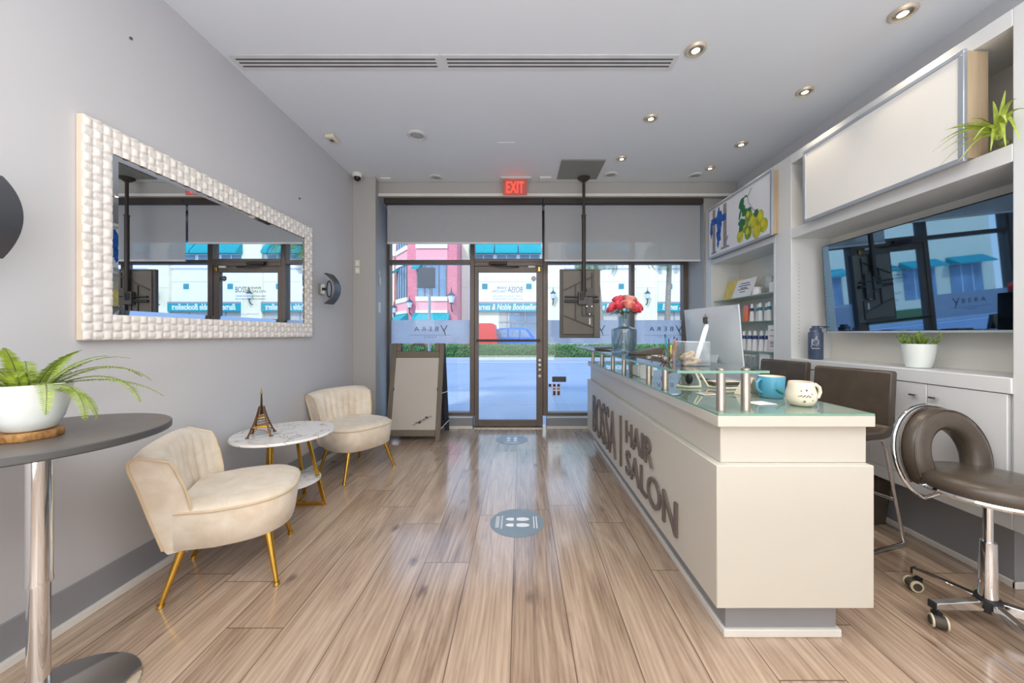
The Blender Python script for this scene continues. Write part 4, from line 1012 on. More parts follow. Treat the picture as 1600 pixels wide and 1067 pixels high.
t = thing('award_plaque', 'tilted acrylic award plaque before the yellow certificate', 'plaque', (2.29, 3.62, o1))
MB().obox((2.20, 3.43, o1 + .001), (0, .30, -.0), (.05, -.02, .18), (.006, 0, -.0015), 'paper').build('plaque_face', t)
m = MB()
for q, w in ((.75, .14), (.62, .18), (.50, .10), (.42, .16), (.28, .08)): m.obox((2.20 + .05 * q - .001, 3.58 - w / 2 - .02 * q, o1 + .18 * q), (0, w, 0), (.002, 0, .008), (-.0008, 0, .0002), 'decal')
m.build('plaque_text', t)
t = thing('cream_jar', 'low white jar beside the award plaque on the top glass shelf', 'jar', (2.22, 3.36, o1)); MB().lathe([(0, 0), (.038, 0), (.04, .006), (.04, .05), (0, .05)], 'paper', (2.22, 3.36, o1), 24).build('jar_body', t); MB().lathe([(0, .0505), (.042, .0505), (.042, .072), (0, .073)], 'whitemat', (2.22, 3.36, o1), 24).build('lid', t)
o = B(2.27, 2.37, 3.24, 3.34, o1, o1 + .16, 'acrylic').build('acrylic_case', smooth=False); tag(o, 'clear acrylic display case on the top glass shelf behind the low jar', 'case')
o = B(2.20, 2.30, 3.055, 3.17, o1, o1 + .09, 'paper').build('gift_box', bevel=.002); tag(o, 'white box at the near end of the top glass shelf', 'box')
t = thing('display_bottle', 'pale teal bottle on the white box of the top glass shelf', 'bottle', (2.25, 3.10, o1 + .0905)); MB().lathe([(0, 0), (.03, 0), (.032, .01), (.032, .07), (.018, .085), (.018, .10), (0, .10)], 'vase', (2.25, 3.10, o1 + .0905), 20).build('bottle_body', t); MB().lathe([(0, .1005), (.017, .1005), (.017, .13), (0, .13)], 'tealband', (2.25, 3.10, o1 + .0905), 16).build('cap', t)
# ------------------------------------------------------------------ things on the desk
ZD, ZG = .8985, 1.0575
# computer
t = thing('desktop_computer', 'silver all-in-one computer seen from behind at the right edge of the desk', 'computer', (1.24, 2.34, ZD))
pr_b, pl_b = Vector((1.300, 2.08, .985)), Vector((1.222, 2.595, .985))
U = (pl_b - pr_b).normalized(); wd = (pl_b - pr_b).length
Vv = Vector((-.035, -.004, .385)); ht = Vv.length; Vv.normalize(); W = Vv.cross(U).normalized(); W = W if W.x < 0 else -W   # W points to the back (towards -X)
ns, nt = 14, 10; bk, fr_ = [], []
for j in range(nt + 1):
    for i in range(ns + 1):
        a, b = i / ns, j / nt; bul = .034 * (max(0, 1 - (2 * a - 1) ** 2) ** .8) * (max(0, 1 - (2 * b - 1) ** 2) ** .7)
        P = pr_b + U * wd * a + Vv * ht * b
        bk.append(P + W * (.004 + bul)); fr_.append(P - W * .0)
k = ns + 1
mm = MB().add(bk, [(j * k + i, j * k + i + 1, (j + 1) * k + i + 1, (j + 1) * k + i) for j in range(nt) for i in range(ns)], 'alu')
mm.obox(pr_b - W * .004, U * wd, Vv * ht, W * .0085, 'alu')
mm.build('back_housing', t)
MB().obox(pr_b - W * .006 + Vv * .055, U * wd, Vv * (ht - .055), W * .0018, 'pcscreen').build('screen', t, smooth=False)
# emblem on the back
mid = pr_b + U * wd * .5 + Vv * ht * .79 + W * .0315
ap = [(-.0, .02), (.010, .024), (.019, .021), (.0235, .012), (.019, .004), (.0185, -.004), (.024, -.012), (.018, -.024), (.010, -.029), (.0, -.026), (-.010, -.029), (-.018, -.024), (-.024, -.010), (-.0245, .008), (-.018, .020), (-.010, .024)]
MB().prism(ap, mid, -U, Vv, W * .001, 'darkgrey').prism([(0, .027), (.006, .030), (.011, .040), (.004, .038), (-.001, .032)], mid, -U, Vv, W * .001, 'darkgrey').build('emblem', t, smooth=False)
# stand
sc = pr_b + U * wd * .5
nk = []
base_pts = [Vector((.0, 0, .20)), Vector((-.035, 0, .17)), Vector((-.05, 0, .12)), Vector((-.052, 0, .06)), Vector((-.048, 0, .006)), Vector((-.02, 0, .001)), Vector((.05, 0, .001)), Vector((.12, 0, .001))]
O = Vector((sc.x, sc.y, ZD)); fx = Vector((-W.x, -W.y, 0)).normalized()
rings = []
for p in base_pts:
    c = O + fx * p.x + Vector((0, 0, p.z))
    rings.append([c - U * .09, c + U * .09, c + U * .09 + fx * .006 + Vector((0, 0, .006)), c - U * .09 + fx * .006 + Vector((0, 0, .006))])
MB().loft(rings, 'alu').build('stand', t)
# vase and roses
vx, vy = .784, 2.71
t = thing('glass_vase', 'square-shouldered blue-grey glass vase holding the roses', 'vase', (vx, vy, ZG))
MB().lathe([(0, .0008), (.088, .0008), (.092, .006), (.092, .165), (.086, .178), (.045, .195), (.040, .205), (.040, .27), (.044, .275)], 'vase', (vx, vy, ZG), 40).lathe([(.041, .272), (.037, .27), (.037, .205), (.042, .192), (.083, .174), (.088, .163), (.088, .012), (0, .010)], 'vase', (vx, vy, ZG), 40).build('vase_body', t)
rs = [(-.085, .0, .335, 'rosepink', 'deep coral rose at the left edge of the vase bouquet'), (-.045, -.05, .345, 'rosepink', 'deep coral rose low at the front left of the vase bouquet'), (-.03, .02, .395, 'rosepink', 'deep coral rose, highest of the vase bouquet'), (.035, -.02, .395, 'roselight', 'blush rose at the top right of the vase bouquet'), (.01, -.075, .345, 'roselight', 'blush rose at the front centre of the vase bouquet'), (.09, -.01, .345, 'rosepink', 'deep coral rose at the right edge of the vase bouquet'), (.06, -.06, .33, 'rosepink', 'deep coral rose low at the front right of the vase bouquet'), (.0, .06, .36, 'roselight', 'blush rose at the back of the vase bouquet')]
r = random.Random(3)
for i, (dx, dy, dz, mc, lb) in enumerate(rs):
    top = Vector((vx + dx, vy + dy, ZG + dz)); neck = Vector((vx + dx * .27, vy + dy * .27, ZG + .285)); bot = Vector((vx - dx * .75, vy - dy * .75, ZG + .022))
    q = thing('rose', lb, 'flower', tuple(bot), 0, 'roses in the glass vase')
    ax_ = (top - neck).normalized(); sx = ax_.cross(Vector((0, 1, .2))).normalized(); sy = ax_.cross(sx)
    b = MB(); b.ball(top, .017, mc, 10, 8)
    for ring, (n_, rad_, hh, op) in enumerate(((3, .018, .034, .1), (5, .029, .039, .35), (6, .040, .040, .65), (7, .048, .038, 1.0))):
        for k in range(n_):
            a = 2 * PI * k / n_ + ring * .7 + r.uniform(-.15, .15); wdt = 1.25 * PI / n_ * 1.15
            grid = []
            for vv in range(5):
                s_ = vv / 4; rr = rad_ * (.45 + .55 * math.sin(s_ * PI * .55)) * (1 + .18 * op * s_ * s_); z = -.022 + hh * 1.35 * s_ - .008 * op * s_ ** 4 + .004 * (3 - ring)
                grid.append([top + (sx * math.cos(a + wdt * (u - 2) / 2 * (1 - .25 * s_ ** 3)) + sy * math.sin(a + wdt * (u - 2) / 2 * (1 - .25 * s_ ** 3))) * rr + ax_ * (z - .004 * abs(u - 2) * s_) for u in range(5)])
            b.add([p for row in grid for p in row], [(x * 5 + y, x * 5 + y + 1, (x + 1) * 5 + y + 1, (x + 1) * 5 + y) for x in range(4) for y in range(4)], mc)
    b.build('bloom', q, fixn=False)
    MB().tube([top - ax_ * .02, neck, neck.lerp(bot, .5), bot], .0033, 'stem', 7).build('stem', q)
    lf = MB(); a = math.atan2(dy, dx) + r.uniform(-.5, .5); c0 = neck.lerp(top, .35); d = Vector((math.cos(a), math.sin(a), -.15)); s_ = Vector((-d.y, d.x, 0)) * .018
    lf.add([c0, c0 + d * .025 + s_, c0 + d * .055 + s_ * .7 - Vector((0, 0, .005)), c0 + d * .075 - Vector((0, 0, .012)), c0 + d * .055 - s_ * .7 - Vector((0, 0, .005)), c0 + d * .025 - s_, c0 + d * .04 + Vector((0, 0, .004))], [(0, 1, 6), (1, 2, 6), (2, 3, 6), (3, 4, 6), (4, 5, 6), (5, 0, 6)], 'leafdark'); lf.build('leaf', q, fixn=False)
# dark wedge-shaped payment tablet etc. on the glass shelf
t = thing('card_terminal', 'dark brown slanted card terminal beside the glass vase', 'card terminal', (.85, 2.42, ZG))
MB().prism([(0, 0.0008), (.20, 0.0008), (.20, .045), (.19, .05), (0, .012)], (.76, 2.38, ZG), (1, .12, 0), (0, 0, 1), (-.012, .11, 0), 'leather').build('terminal_body', t, bevel=.003)
MB().prism([(.02, .0168), (.17, .0466), (.17, .0476), (.02, .0178)], (.758, 2.395, ZG), (1, .12, 0), (0, 0, 1), (-.009, .08, 0), 'darkgrey').build('terminal_screen', t)
o = MB().obox((.69, 3.15, ZG + .001), (.12, .01, .004), (-.01, .14, .0), (0, 0, .016), 'darkgrey').build('notebook', bevel=.003); tag(o, 'dark closed notebook behind the vase on the glass shelf', 'notebook')
o = MB().obox((.845, 2.20, ZG + .001), (.10, 0, 0), (0, .12, 0), (0, 0, .002), 'paper').build('paper_sheet'); tag(o, 'white paper slip before the card terminal on the glass shelf', 'paper')
# wire gem terrarium
gx, gy = .705, 1.745
t = thing('wire_terrarium', 'small geometric wire holder on the glass shelf beside the pens', 'ornament', (gx, gy, ZG))
v1 = [(gx + .035 * math.cos(a), gy + .035 * math.sin(a), ZG + .034) for a in [2 * PI * i / 5 for i in range(5)]]; v0 = [(gx + .018 * math.cos(a + .6), gy + .018 * math.sin(a + .6), ZG + .002) for a in [2 * PI * i / 5 for i in range(5)]]; tp = (gx, gy, ZG + .072)
m = MB()
for i in range(5): m.tube([v0[i], v0[(i + 1) % 5]], .0014, 'bronzegold', 5).tube([v1[i], v1[(i + 1) % 5]], .0014, 'bronzegold', 5).tube([v0[i], v1[i]], .0014, 'bronzegold', 5).tube([v0[i], v1[(i + 1) % 5]], .0014, 'bronzegold', 5).tube([v1[i], tp], .0014, 'bronzegold', 5)
m.build('wire_frame', t)
MB().ball((gx, gy, ZG + .018), (.013, .013, .013), 'greymetal', 8, 6).build('pebble', t)
# pen pot with pens
cx, cy = .755, 1.80
t = thing('pen_pot', 'clear pen pot on the glass shelf between wire holder and acrylic box', 'pen pot', (cx, cy, ZG))
MB().lathe([(0, .001), (.03, .001), (.031, .06), (.029, .06), (.028, .004), (0, .004)], 'acrylic', (cx, cy, ZG), 20).build('pot', t)
for i, (dx, dy, h, mc, lb) in enumerate(((-.016, .004, .125, 'tealpen', 'teal pen standing in the pen pot'), (-.004, -.012, .085, 'yellowpen', 'yellow highlighter standing in the pen pot'), (.014, .006, .115, 'bark', 'brown wooden pencil standing in the pen pot'), (.018, -.006, .108, 'orange', 'orange pen standing in the pen pot'), (.0, .014, .105, 'darkgrey', 'dark grey pen standing in the pen pot'))):
    a, b = (cx + dx * .6, cy + dy * .6, ZG + .006), (cx + dx * 1.5, cy + dy * 1.5, ZG + h)
    q = thing('pen', lb, 'pen', a); a, b = Vector(a), Vector(b); MB().tube([a, b], .0045, mc, 8).build('barrel', q); MB().tube([b, b.lerp(a, -.12)], [.0045, .0035], 'navyband' if i != 1 else 'tealpen', 8).build('pen_cap', q)
# acrylic box with tan hair ties and a white stylus
bx, by = .775, 1.62
t = thing('acrylic_box', 'open clear acrylic box on the near end of the glass shelf', 'box', (bx, by, ZG))
w_ = MB(); e = .003; s_ = .055; h = .105
w_.box(bx - s_, bx + s_, by - s_, by + s_, ZG + .0008, ZG + .004, 'acrylic')
for a in ((bx - s_, bx + s_, by - s_, by - s_ + e), (bx - s_, bx + s_, by + s_ - e, by + s_), (bx - s_, bx - s_ + e, by - s_ + e, by + s_ - e), (bx + s_ - e, bx + s_, by - s_ + e, by + s_ - e)): w_.box(*a, ZG + .004, ZG + h, 'acrylic')
w_.build('box_wall', t, smooth=False)
rm = MB()
for a in ((bx - s_, bx + s_, by - s_, by - s_ + e), (bx - s_, bx - s_ + e, by - s_, by + s_), (bx + s_ - e, bx + s_, by - s_, by + s_), (bx - s_, bx + s_, by + s_ - e, by + s_)): rm.box(*a, ZG + h, ZG + h + .0012, 'decallight')
rm.build('box_rim', t, smooth=False)
for i, (dx, dy, dz, tl, lb) in enumerate(((-.012, -.01, .013, .2, 'tan hair tie lying lowest in the acrylic box'), (.008, .004, .026, -.3, 'tan hair tie in the middle of the acrylic box'), (-.018, .006, .043, .5, 'tan hair tie leaning on top in the acrylic box'))):
    pts = []
    for k in range(18):
        a = 2 * PI * k / 18; pts.append((bx + dx + .026 * math.cos(a), by + dy + .026 * math.sin(a), ZG + dz + .026 * math.cos(a) * tl + .003 * math.sin(5 * a)))
    o = MB().tube(pts, .0075, 'tan', 8, closed=True).build('hair_tie'); tag(o, lb, 'hair tie', 'tan hair ties in the acrylic box')
t = thing('white_stylus', 'white flat comb handle leaning in the acrylic box', 'comb', (bx + .04, by, ZG + .005))
MB().loft([[Vector((bx + x, by + .01 + dy, ZG + z)) + Vector((wq, 0, 0)) for wq, dy in ((-w2, -.003), (w2, -.003), (w2, .003), (-w2, .003))] for x, z, w2 in ((.020, .008, .009), (.043, .08, .011), (.068, .165, .010), (.074, .183, .006))], 'paper').build('comb_body', t)

# desktop under the shelf
t = thing('headset', 'dark tangled headset on the desk under the glass shelf', 'headset', (.93, 2.13, ZD))
m = MB(); ar = [(.93 + .075 * math.cos(a), 2.13 + .03 * math.sin(a * 1.0), ZD + .014 + .062 * math.sin(a)) for a in [PI * i / 14 for i in range(15)]]
m.tube(ar, .009, 'darkgrey', 8); m.build('headband', t)
for s_ in (-1, 1): MB().ball((.93 + s_ * .072, 2.13, ZD + .032), (.018, .032, .031), 'black', 12, 8).build('ear_cushion', t)
o = MB().tube([(.91, 2.06, ZD + .006), (.88, 2.02, ZD + .006), (.93, 1.98, ZD + .006), (1.0, 1.99, ZD + .006), (1.02, 2.04, ZD + .03), (1.0, 2.06, ZD + .09), (1.01, 2.07, ZD + .11)], .006, 'cablecream', 8).tube([(1.01, 2.07, ZD + .11), (1.04, 2.07, ZD + .07), (1.05, 2.0, ZD + .006), (1.12, 1.93, ZD + .006), (1.22, 1.95, ZD + .006)], .006, 'cablecream', 8).build('looped_cord'); tag(o, 'looped cream cable under the glass shelf', 'cable')
t = thing('desk_tray', 'dark desk tray with papers at the foot of the computer', 'tray', (1.15, 1.95, ZD))
MB().obox((1.06, 1.965, ZD + .014), (.17, .01, .004), (-.01, .08, 0), (0, 0, .018), 'leather').build('tray_body', t, bevel=.004)
MB().obox((1.065, 1.96, ZD + .034), (.15, .012, 0), (-.01, .07, 0), (0, 0, .003), 'cablecream').build('paper_stack', t)
t = thing('business_card_stack', 'white card with a salmon print lying under the glass shelf', 'card', (.93, 1.78, ZD))
MB().obox((.89, 1.74, ZD + .001), (.085, .01, 0), (-.01, .06, 0), (0, 0, .003), 'paper').build('card', t); MB().obox((.915, 1.755, ZD + .0042), (.05, .008, 0), (-.006, .035, 0), (0, 0, .0008), 'pinkpaper').build('card_print', t)
o = MB().prism([(0, 0), (.055, .085), (.06, .085), (.115, 0), (.111, 0), (.0575, .08), (.004, 0)], (1.085, 1.74, ZD + .0005), (.98, .2, 0), (0, 0, 1), (-.012, .06, 0), 'tan' if False else 'mugcream').build('folded_card'); tag(o, 'cream folded tent card beside the blue mug', 'card')
t = thing('paper_cup', 'white paper cup on the desk below the vase', 'cup', (.83, 2.40, ZD)); MB().lathe([(0, .0006), (.028, .0006), (.037, .085), (.039, .087), (.035, .085), (.026, .006), (0, .006)], 'paper', (.83, 2.40, ZD), 24).build('cup_body', t); MB().lathe([(.0295, .03), (.0335, .06), (.034, .06), (.030, .03)], 'greymetal', (.83, 2.40, ZD), 24).build('cup_print', t)
o = MB().obox((1.0, 1.50, ZD + .0008), (.09, .02, 0), (-.02, .07, 0), (0, 0, .0015), 'paper').build('price_card'); tag(o, 'small white card lying by the near shelf post', 'card')
o = B(.82, .93, 2.50, 2.62, ZD + .0005, ZD + .07, 'paper').build('tissue_box', bevel=.004); tag(o, 'white tissue box on the desk under the glass shelf', 'box')
# mugs
def mug(x, y, prof, inner, m, hpts, label, hr):
    t = thing('mug', label, 'mug', (x, y, ZD)); MB().lathe(prof, m, (x, y, ZD), 40).build('mug_body', t)
    MB().lathe(inner, 'mugcream', (x, y, ZD), 40).build('inside', t)
    MB().tube([(x + a, y + b, ZD + c) for a, b, c in hpts], hr, m, 10).build('handle', t); return t
tm = mug(1.19, 1.70, [(0, .001), (.048, .001), (.052, .006), (.056, .098), (.0545, .1)], [(.0545, .1), (.052, .097), (.047, .01), (0, .008)], 'mugblue', [(-.050, -.01, .082), (-.066, -.016, .088), (-.084, -.022, .072), (-.084, -.022, .048), (-.068, -.017, .030), (-.050, -.01, .024)], 'blue mug with a green stroke on the desk end', .0065)
g = MB()
for i in range(9):
    a = -1.75 + .06 * i; z = .032 - .010 * math.sin(i / 8 * PI * .6) + (.018 if i == 0 else 0) * 0; g.ball((1.19 + .0532 * math.cos(a), 1.70 + .0532 * math.sin(a), ZD + .042 - .016 * (i / 8) ** .6), (.006, .003, .006), 'muggreen', 8, 6)
g.build('green_stroke', tm)
tm = mug(1.178, 1.505, [(0, .001), (.035, .001), (.045, .008), (.055, .030), (.054, .055), (.047, .080), (.044, .098), (.0425, .1)], [(.0425, .1), (.040, .097), (.042, .08), (.048, .05), (.044, .02), (0, .01)], 'mugcream', [(.045, .0, .082), (.062, .002, .087), (.080, .004, .075), (.084, .004, .055), (.076, .004, .034), (.052, .0, .030)], 'cream pot-bellied mug with tiny brown drawings on the desk end', .0075)
g = MB()
for a, z, s_ in ((-2.2, .066, .0035), (-1.85, .07, .0045), (-1.5, .055, .003), (-1.45, .03, .0035), (-2.0, .025, .005), (-2.35, .045, .003)):
    rr = .0535 if z < .06 else .0505; g.ball((1.178 + rr * math.cos(a), 1.505 + rr * math.sin(a), ZD + z), (s_, .0022, s_), 'brownink', 8, 6)
for k in range(10):
    a = -2.25 + .07 * k; rr = .0545; g.ball((1.178 + rr * math.cos(a), 1.505 + rr * math.sin(a), ZD + .046 + .0035 * math.sin(k * 2.1)), (.0026, .0018, .0028), 'brownink', 6, 5)
g.build('mug_print', tm)

# ------------------------------------------------------------------ bar chairs behind the desk
def bar_chair():
    t = thing('bar_chair', '', 'chair')
    # L-shaped upholstered shell: profile in (forward, up)
    out = [(-.045, .985), (-.03, .80), (-.028, .72), (-.018, .665), (.012, .640), (.06, .632), (.40, .640), (.415, .655), (.40, .682), (.08, .676), (.04, .690), (.022, .725), (.018, .80), (.002, .987), (-.015, .996), (-.035, .996)]
    bk = [p for p in out]
    MB().prism(bk[0:3] + [(-.006, .70), (.020, .70)] + bk[11:16], (0, -.195, 0), (1, 0, 0), (0, 0, 1), (0, .39, 0), 'leather').build('backrest', t, 'L', bevel=.012, seg=3)
    MB().prism([(-.024, .706), (-.018, .665), (.012, .640), (.06, .632), (.40, .640), (.415, .655), (.40, .682), (.08, .676), (.04, .690), (.020, .706)], (0, -.195, 0), (1, 0, 0), (0, 0, 1), (0, .39, 0), 'leather').build('seat', t, 'L', bevel=.012, seg=3)
    for s_ in (-1, 1):
        y = .15 * s_
        MB().tube([(.28, y, .622), (.04, y, .622), (.0, y, .612), (-.03, y, .575), (-.18, y, .05), (-.19, y, .022), (-.175, y, .012), (-.14, y, .0105), (.36, y, .0105)], .0095, 'chrome', 12).build('side_frame', t, 'L')
    MB().tube([(.36, -.15, .0105), (.36, .15, .0105)], .0095, 'chrome', 12).build('front_rail', t, 'L')
    MB().tube([(-.11, -.15, .27), (-.11, .15, .27)], .0085, 'chrome', 12).build('foot_rest', t, 'L')
    return t
c1 = bar_chair(); c1.location = (1.945, 2.115, 0); c1.rotation_euler = (0, 0, math.radians(180 + 17)); c1['label'] = 'brown leather bar chair nearest the desk end, behind the mugs'; c1['group'] = 'brown bar chairs behind the desk'
c2 = copy_tree(c1); c2.location = (2.0, 2.74, 0); c2.rotation_euler = (0, 0, math.radians(180 + 10)); c2['label'] = 'brown leather bar chair farther along the desk, before the shelf unit'
t = thing('waste_bin', 'dark tapered waste bin under the cupboards behind the bar chair', 'bin', (2.2, 2.33, 0))
MB().loft([[(2.2 + s_ * x, 2.33 + s_ * y, z) for x, y in ((-.11, -.11), (.11, -.11), (.11, .11), (-.11, .11))] for s_, z in ((.8, .0008), (1, .30))] , 'leather').build('bin_body', t, bevel=.01)
B(2.085, 2.315, 2.215, 2.445, .30, .312, 'darkbronze').build('rim', t, bevel=.004)

# ------------------------------------------------------------------ salon stool
sx_, sy_ = 1.925, 1.475
t = thing('salon_stool', 'brown leather salon stool with a ring backrest on chrome casters', 'stool', (sx_, sy_, 0), math.radians(8))
MB().lathe([(0, .532), (.14, .532), (.185, .540), (.204, .562), (.201, .592), (.182, .611), (.11, .621), (0, .624)], 'leather', seg=56).build('seat', t, 'L', angle=1.2)
MB().lathe([(.186, .536), (.202, .540), (.208, .550), (.202, .558), (.182, .555)], 'chrome', seg=56).build('seat_rim', t, 'L')
# ring back: arch in a plane through y=+.17
def ringpt(a, rr, d): return Vector((.020 + rr * math.cos(a), .145 + d + .03 * math.sin(a), .648 + rr * math.sin(a) * 1.0))
rg = []
n = 36
for i in range(n + 1):
    a = math.radians(-32) + math.radians(244) * i / n; ring = []
    for k in range(14):
        q = 2 * PI * k / 14; ring.append(ringpt(a, .160 + .050 * math.copysign(abs(math.cos(q)) ** .8, math.cos(q)), .045 * math.copysign(abs(math.sin(q)) ** .8, math.sin(q))))
    rg.append(ring)
MB().loft(rg, 'leather').build('ring_backrest', t, 'L', angle=1.2)
sm = [ringpt(math.radians(-32 + 244 * i / n), .211, .022) for i in range(n + 1)]
MB().tube(sm, .0035, 'leather', 6).tube([ringpt(math.radians(-32 + 244 * i / n), .205, -.030) for i in range(n + 1)], .003, 'leather', 6).build('back_seam', t, 'L')
hoop = [ringpt(math.radians(60 + 185 * i / 26), .214, .045) for i in range(27)] + [Vector((-.04, .08, .528)), Vector((.05, .02, .526))]
MB().tube(hoop, .0085, 'chrome', 10).build('back_hoop', t, 'L')
MB().lathe([(0, .531), (.09, .531), (.09, .524), (.025, .51), (.0145, .50), (.0145, .33), (0, .33)], 'chrome', seg=28).build('gas_column', t, 'L')
MB().lathe([(.0, .345), (.0235, .345), (.0245, .34), (.028, .115), (0, .115)], 'chrome', seg=32).build('column_sleeve', t, 'L')
MB().lathe([(0, .114), (.038, .114), (.040, .10), (.035, .065), (.02, .055), (0, .055)], 'black', seg=28).build('hub', t, 'L')
for k in range(5):
    a = math.radians(172 - 72 * k) ; d = Vector((math.cos(a), math.sin(a), 0)); s_ = Vector((-d.y, d.x, 0)); p0 = d * .035; p1 = d * .226
    b = MB().loft([[p0 - s_ * .016 + Vector((0, 0, .068)), p0 + s_ * .016 + Vector((0, 0, .068)), p0 + s_ * .016 + Vector((0, 0, .108)), p0 - s_ * .016 + Vector((0, 0, .108))], [p1 - s_ * .014 + Vector((0, 0, .072)), p1 + s_ * .014 + Vector((0, 0, .072)), p1 + s_ * .014 + Vector((0, 0, .098)), p1 - s_ * .014 + Vector((0, 0, .098))]], 'chrome').build('base_leg', t, 'L', bevel=.003)
    MB().obox(p1 - s_ * .015 + Vector((0, 0, .07)), d * .006, s_ * .03, (0, 0, .029), 'black').build('end_cap', b, 'L')
    q = d * .212; w = (d * .5 + s_ * .86).normalized(); ww = Vector((-w.y, w.x, 0)); c0 = q + w * .018 + Vector((0, 0, .0265))
    cs = MB().tube([q + Vector((0, 0, .072)), q + Vector((0, 0, .05))], .007, 'black', 8).tube([c0 - ww * .018 , c0 + ww * .018], .0225, 'rubber', 18)
    cs.obox(q - s_ * .012 - d * .012 + Vector((0, 0, .04)), d * .024, s_ * .024, (0, 0, .018), 'black'); cs = cs.build('caster', t, 'L')
    for e_ in (1, -1): MB().tube([c0 + ww * .018 * e_, c0 + ww * .024 * e_], .0258, 'casterrim', 20).tube([c0 + ww * .0242 * e_, c0 + ww * .0265 * e_], .017, 'rubber', 18).build('caster_wheel', cs, 'L')
# ------------------------------------------------------------------ outside: ground
g = MB().box(-40, 60, 4.72, 7.7, -.14, -.012, 'concrete')
for x in (-7.0, -4.2, -2.1, .62, 3.4, 6.2, 9.0): g.box(x, x + .015, 4.8, 7.55, -.0125, -.0112, 'greymetal')
g.box(-40, 60, 7.55, 7.70, -.013, -.008, 'concrete'); g.box(-40, 60, 6.1, 6.115, -.0125, -.0112, 'greymetal')
struct(g.build('sidewalk', smooth=False), 'pale concrete pavement outside the door', 'pavement')
g = MB().box(-40, 60, 7.7, 17.4, -.3, -.13, 'asphalt').box(-40, 60, 17.4, 17.7, -.3, 0.02, 'concrete').box(-40, 60, 17.7, 60, -.3, -.08, 'asphalt')
g.box(-40, 60, 16.6, 16.75, -.13, -.1295, 'paintline')
struct(g.build('street', smooth=False), 'pale street and parking area beyond the pavement', 'street')
struct(B(-3, 4, 5.0, 5.12, 2.50, 4.0, 'darkgrey').build('canopy_roof'), 'dark overhang above the shop front, outside', 'overhang')
# hedge: one clipped strip of small leaves
h = MB().box(-16, 24, 17.95, 18.75, .0, .56, 'leafdark'); r = random.Random(11)
for i in range(15000):
    x = r.uniform(-9, 13); f_ = r.random()
    if f_ < .6: p = Vector((x, 17.92 + r.uniform(-.1, .05), r.uniform(.02, .6)))
    else: p = Vector((x, r.uniform(17.9, 18.8), .56 + r.uniform(-.02, .10)))
    a = Vector((r.uniform(-1, 1), r.uniform(-.5, .2), r.uniform(-.6, 1))).normalized() * r.uniform(.05, .11); b = a.cross(Vector((r.uniform(-1, 1), r.uniform(-1, 1), r.uniform(-1, 1)))).normalized() * .03
    h.add([p - a * .5, p + b, p + a * .5, p - b], [(0, 1, 2, 3)], 'hedge')
o = h.build('hedge', smooth=False, fixn=False); tag(o, 'long clipped green hedge along the far side of the street', 'hedge')

# cars
def car(name, label, x0, x1, y, hb, prof, wins, paint):
    t = thing(name, label, 'car', ((x0 + x1) / 2, y, -.08)); L_ = x1 - x0; W_ = 1.75
    P = [(x0 + L_ * a, -.08 + hb * b) for a, b in prof]
    MB().prism(P, (0, y - W_ / 2, 0), (1, 0, 0), (0, 0, 1), (0, W_, 0), paint).build('car_body', t, bevel=.05, seg=3)
    for w_ in wins: MB().prism([(x0 + L_ * a, -.08 + hb * b) for a, b in w_], (0, y - W_ / 2 - .012, 0), (1, 0, 0), (0, 0, 1), (0, .02, 0), 'cargl').build('side_window', t)
    for a in (.18, .80):
        for s_ in (-1, 1):
            c = (x0 + L_ * a, y + s_ * (W_ / 2 - .08), -.08 + .325)
            wl = MB().tube([(c[0], c[1] - .1, c[2]), (c[0], c[1] + .1, c[2])], .32, 'tyre', 24).build('wheel', t); MB().tube([(c[0], c[1] - .11, c[2]), (c[0], c[1] + .11, c[2])], .19, 'greymetal', 16).build('hub_cap', wl)
    return t
c = car('red_car', 'red boxy car parked behind the hedge', -5.4, -1.28, 20.6, 1.85, [(.0, .22), (.0, .48), (.03, .56), (.22, .60), (.34, .96), (.40, 1.0), (.93, 1.0), (.965, .95), (.99, .60), (1.0, .50), (1.0, .25), (.9, .2), (.08, .2)], [[(.29, .63), (.36, .91), (.47, .93), (.47, .63)], [(.49, .63), (.49, .93), (.64, .93), (.64, .63)]], 'carred')
c = car('hatchback_car', 'blue hatchback parked behind the red car', -3.0, .95, 22.6, 1.62, [(.0, .22), (.0, .48), (.04, .55), (.24, .62), (.40, .96), (.46, 1.0), (.80, 1.0), (.88, .96), (.985, .64), (1.0, .50), (1.0, .25), (.9, .2), (.08, .2)], [[(.30, .65), (.41, .92), (.56, .95), (.56, .65)], [(.585, .65), (.585, .95), (.74, .95), (.74, .65)], [(.765, .65), (.765, .95), (.84, .93), (.92, .65)]], 'carblue')

# lantern helper: wall lamp on a facade at (x, y) facing -Y
def lantern(x, y, z, parent, s=1.0, d=(0, -1)):
    D_ = Vector((d[0], d[1], 0)); c = Vector((x, y, z)) + D_ * .28 * s; m = MB()
    l = MB().tube([Vector((x, y, z - .55 * s)), Vector((x, y, z - .55 * s)) + D_ * .14 * s, c - Vector((0, 0, .38 * s)), c - Vector((0, 0, .2 * s))], .035 * s, 'lantern', 8).lathe([(0, .34 * s), (.05 * s, .28 * s), (.19 * s, .14 * s), (.20 * s, .12 * s), (.0, .12 * s)], 'lantern', tuple(c), 10).lathe([(0, .6 * s), (.02 * s, .42 * s), (.03 * s, .3 * s)], 'lantern', tuple(c), 8).lathe([(.1 * s, -.2 * s), (.0, -.3 * s), (0, -.2 * s)], 'lantern', tuple(c), 8)
    l = l.build('wall_lantern', parent); MB().lathe([(.10 * s, -.19 * s), (.17 * s, .12 * s)], 'lanternglass', tuple(c), 10).build('lantern_glass', l)

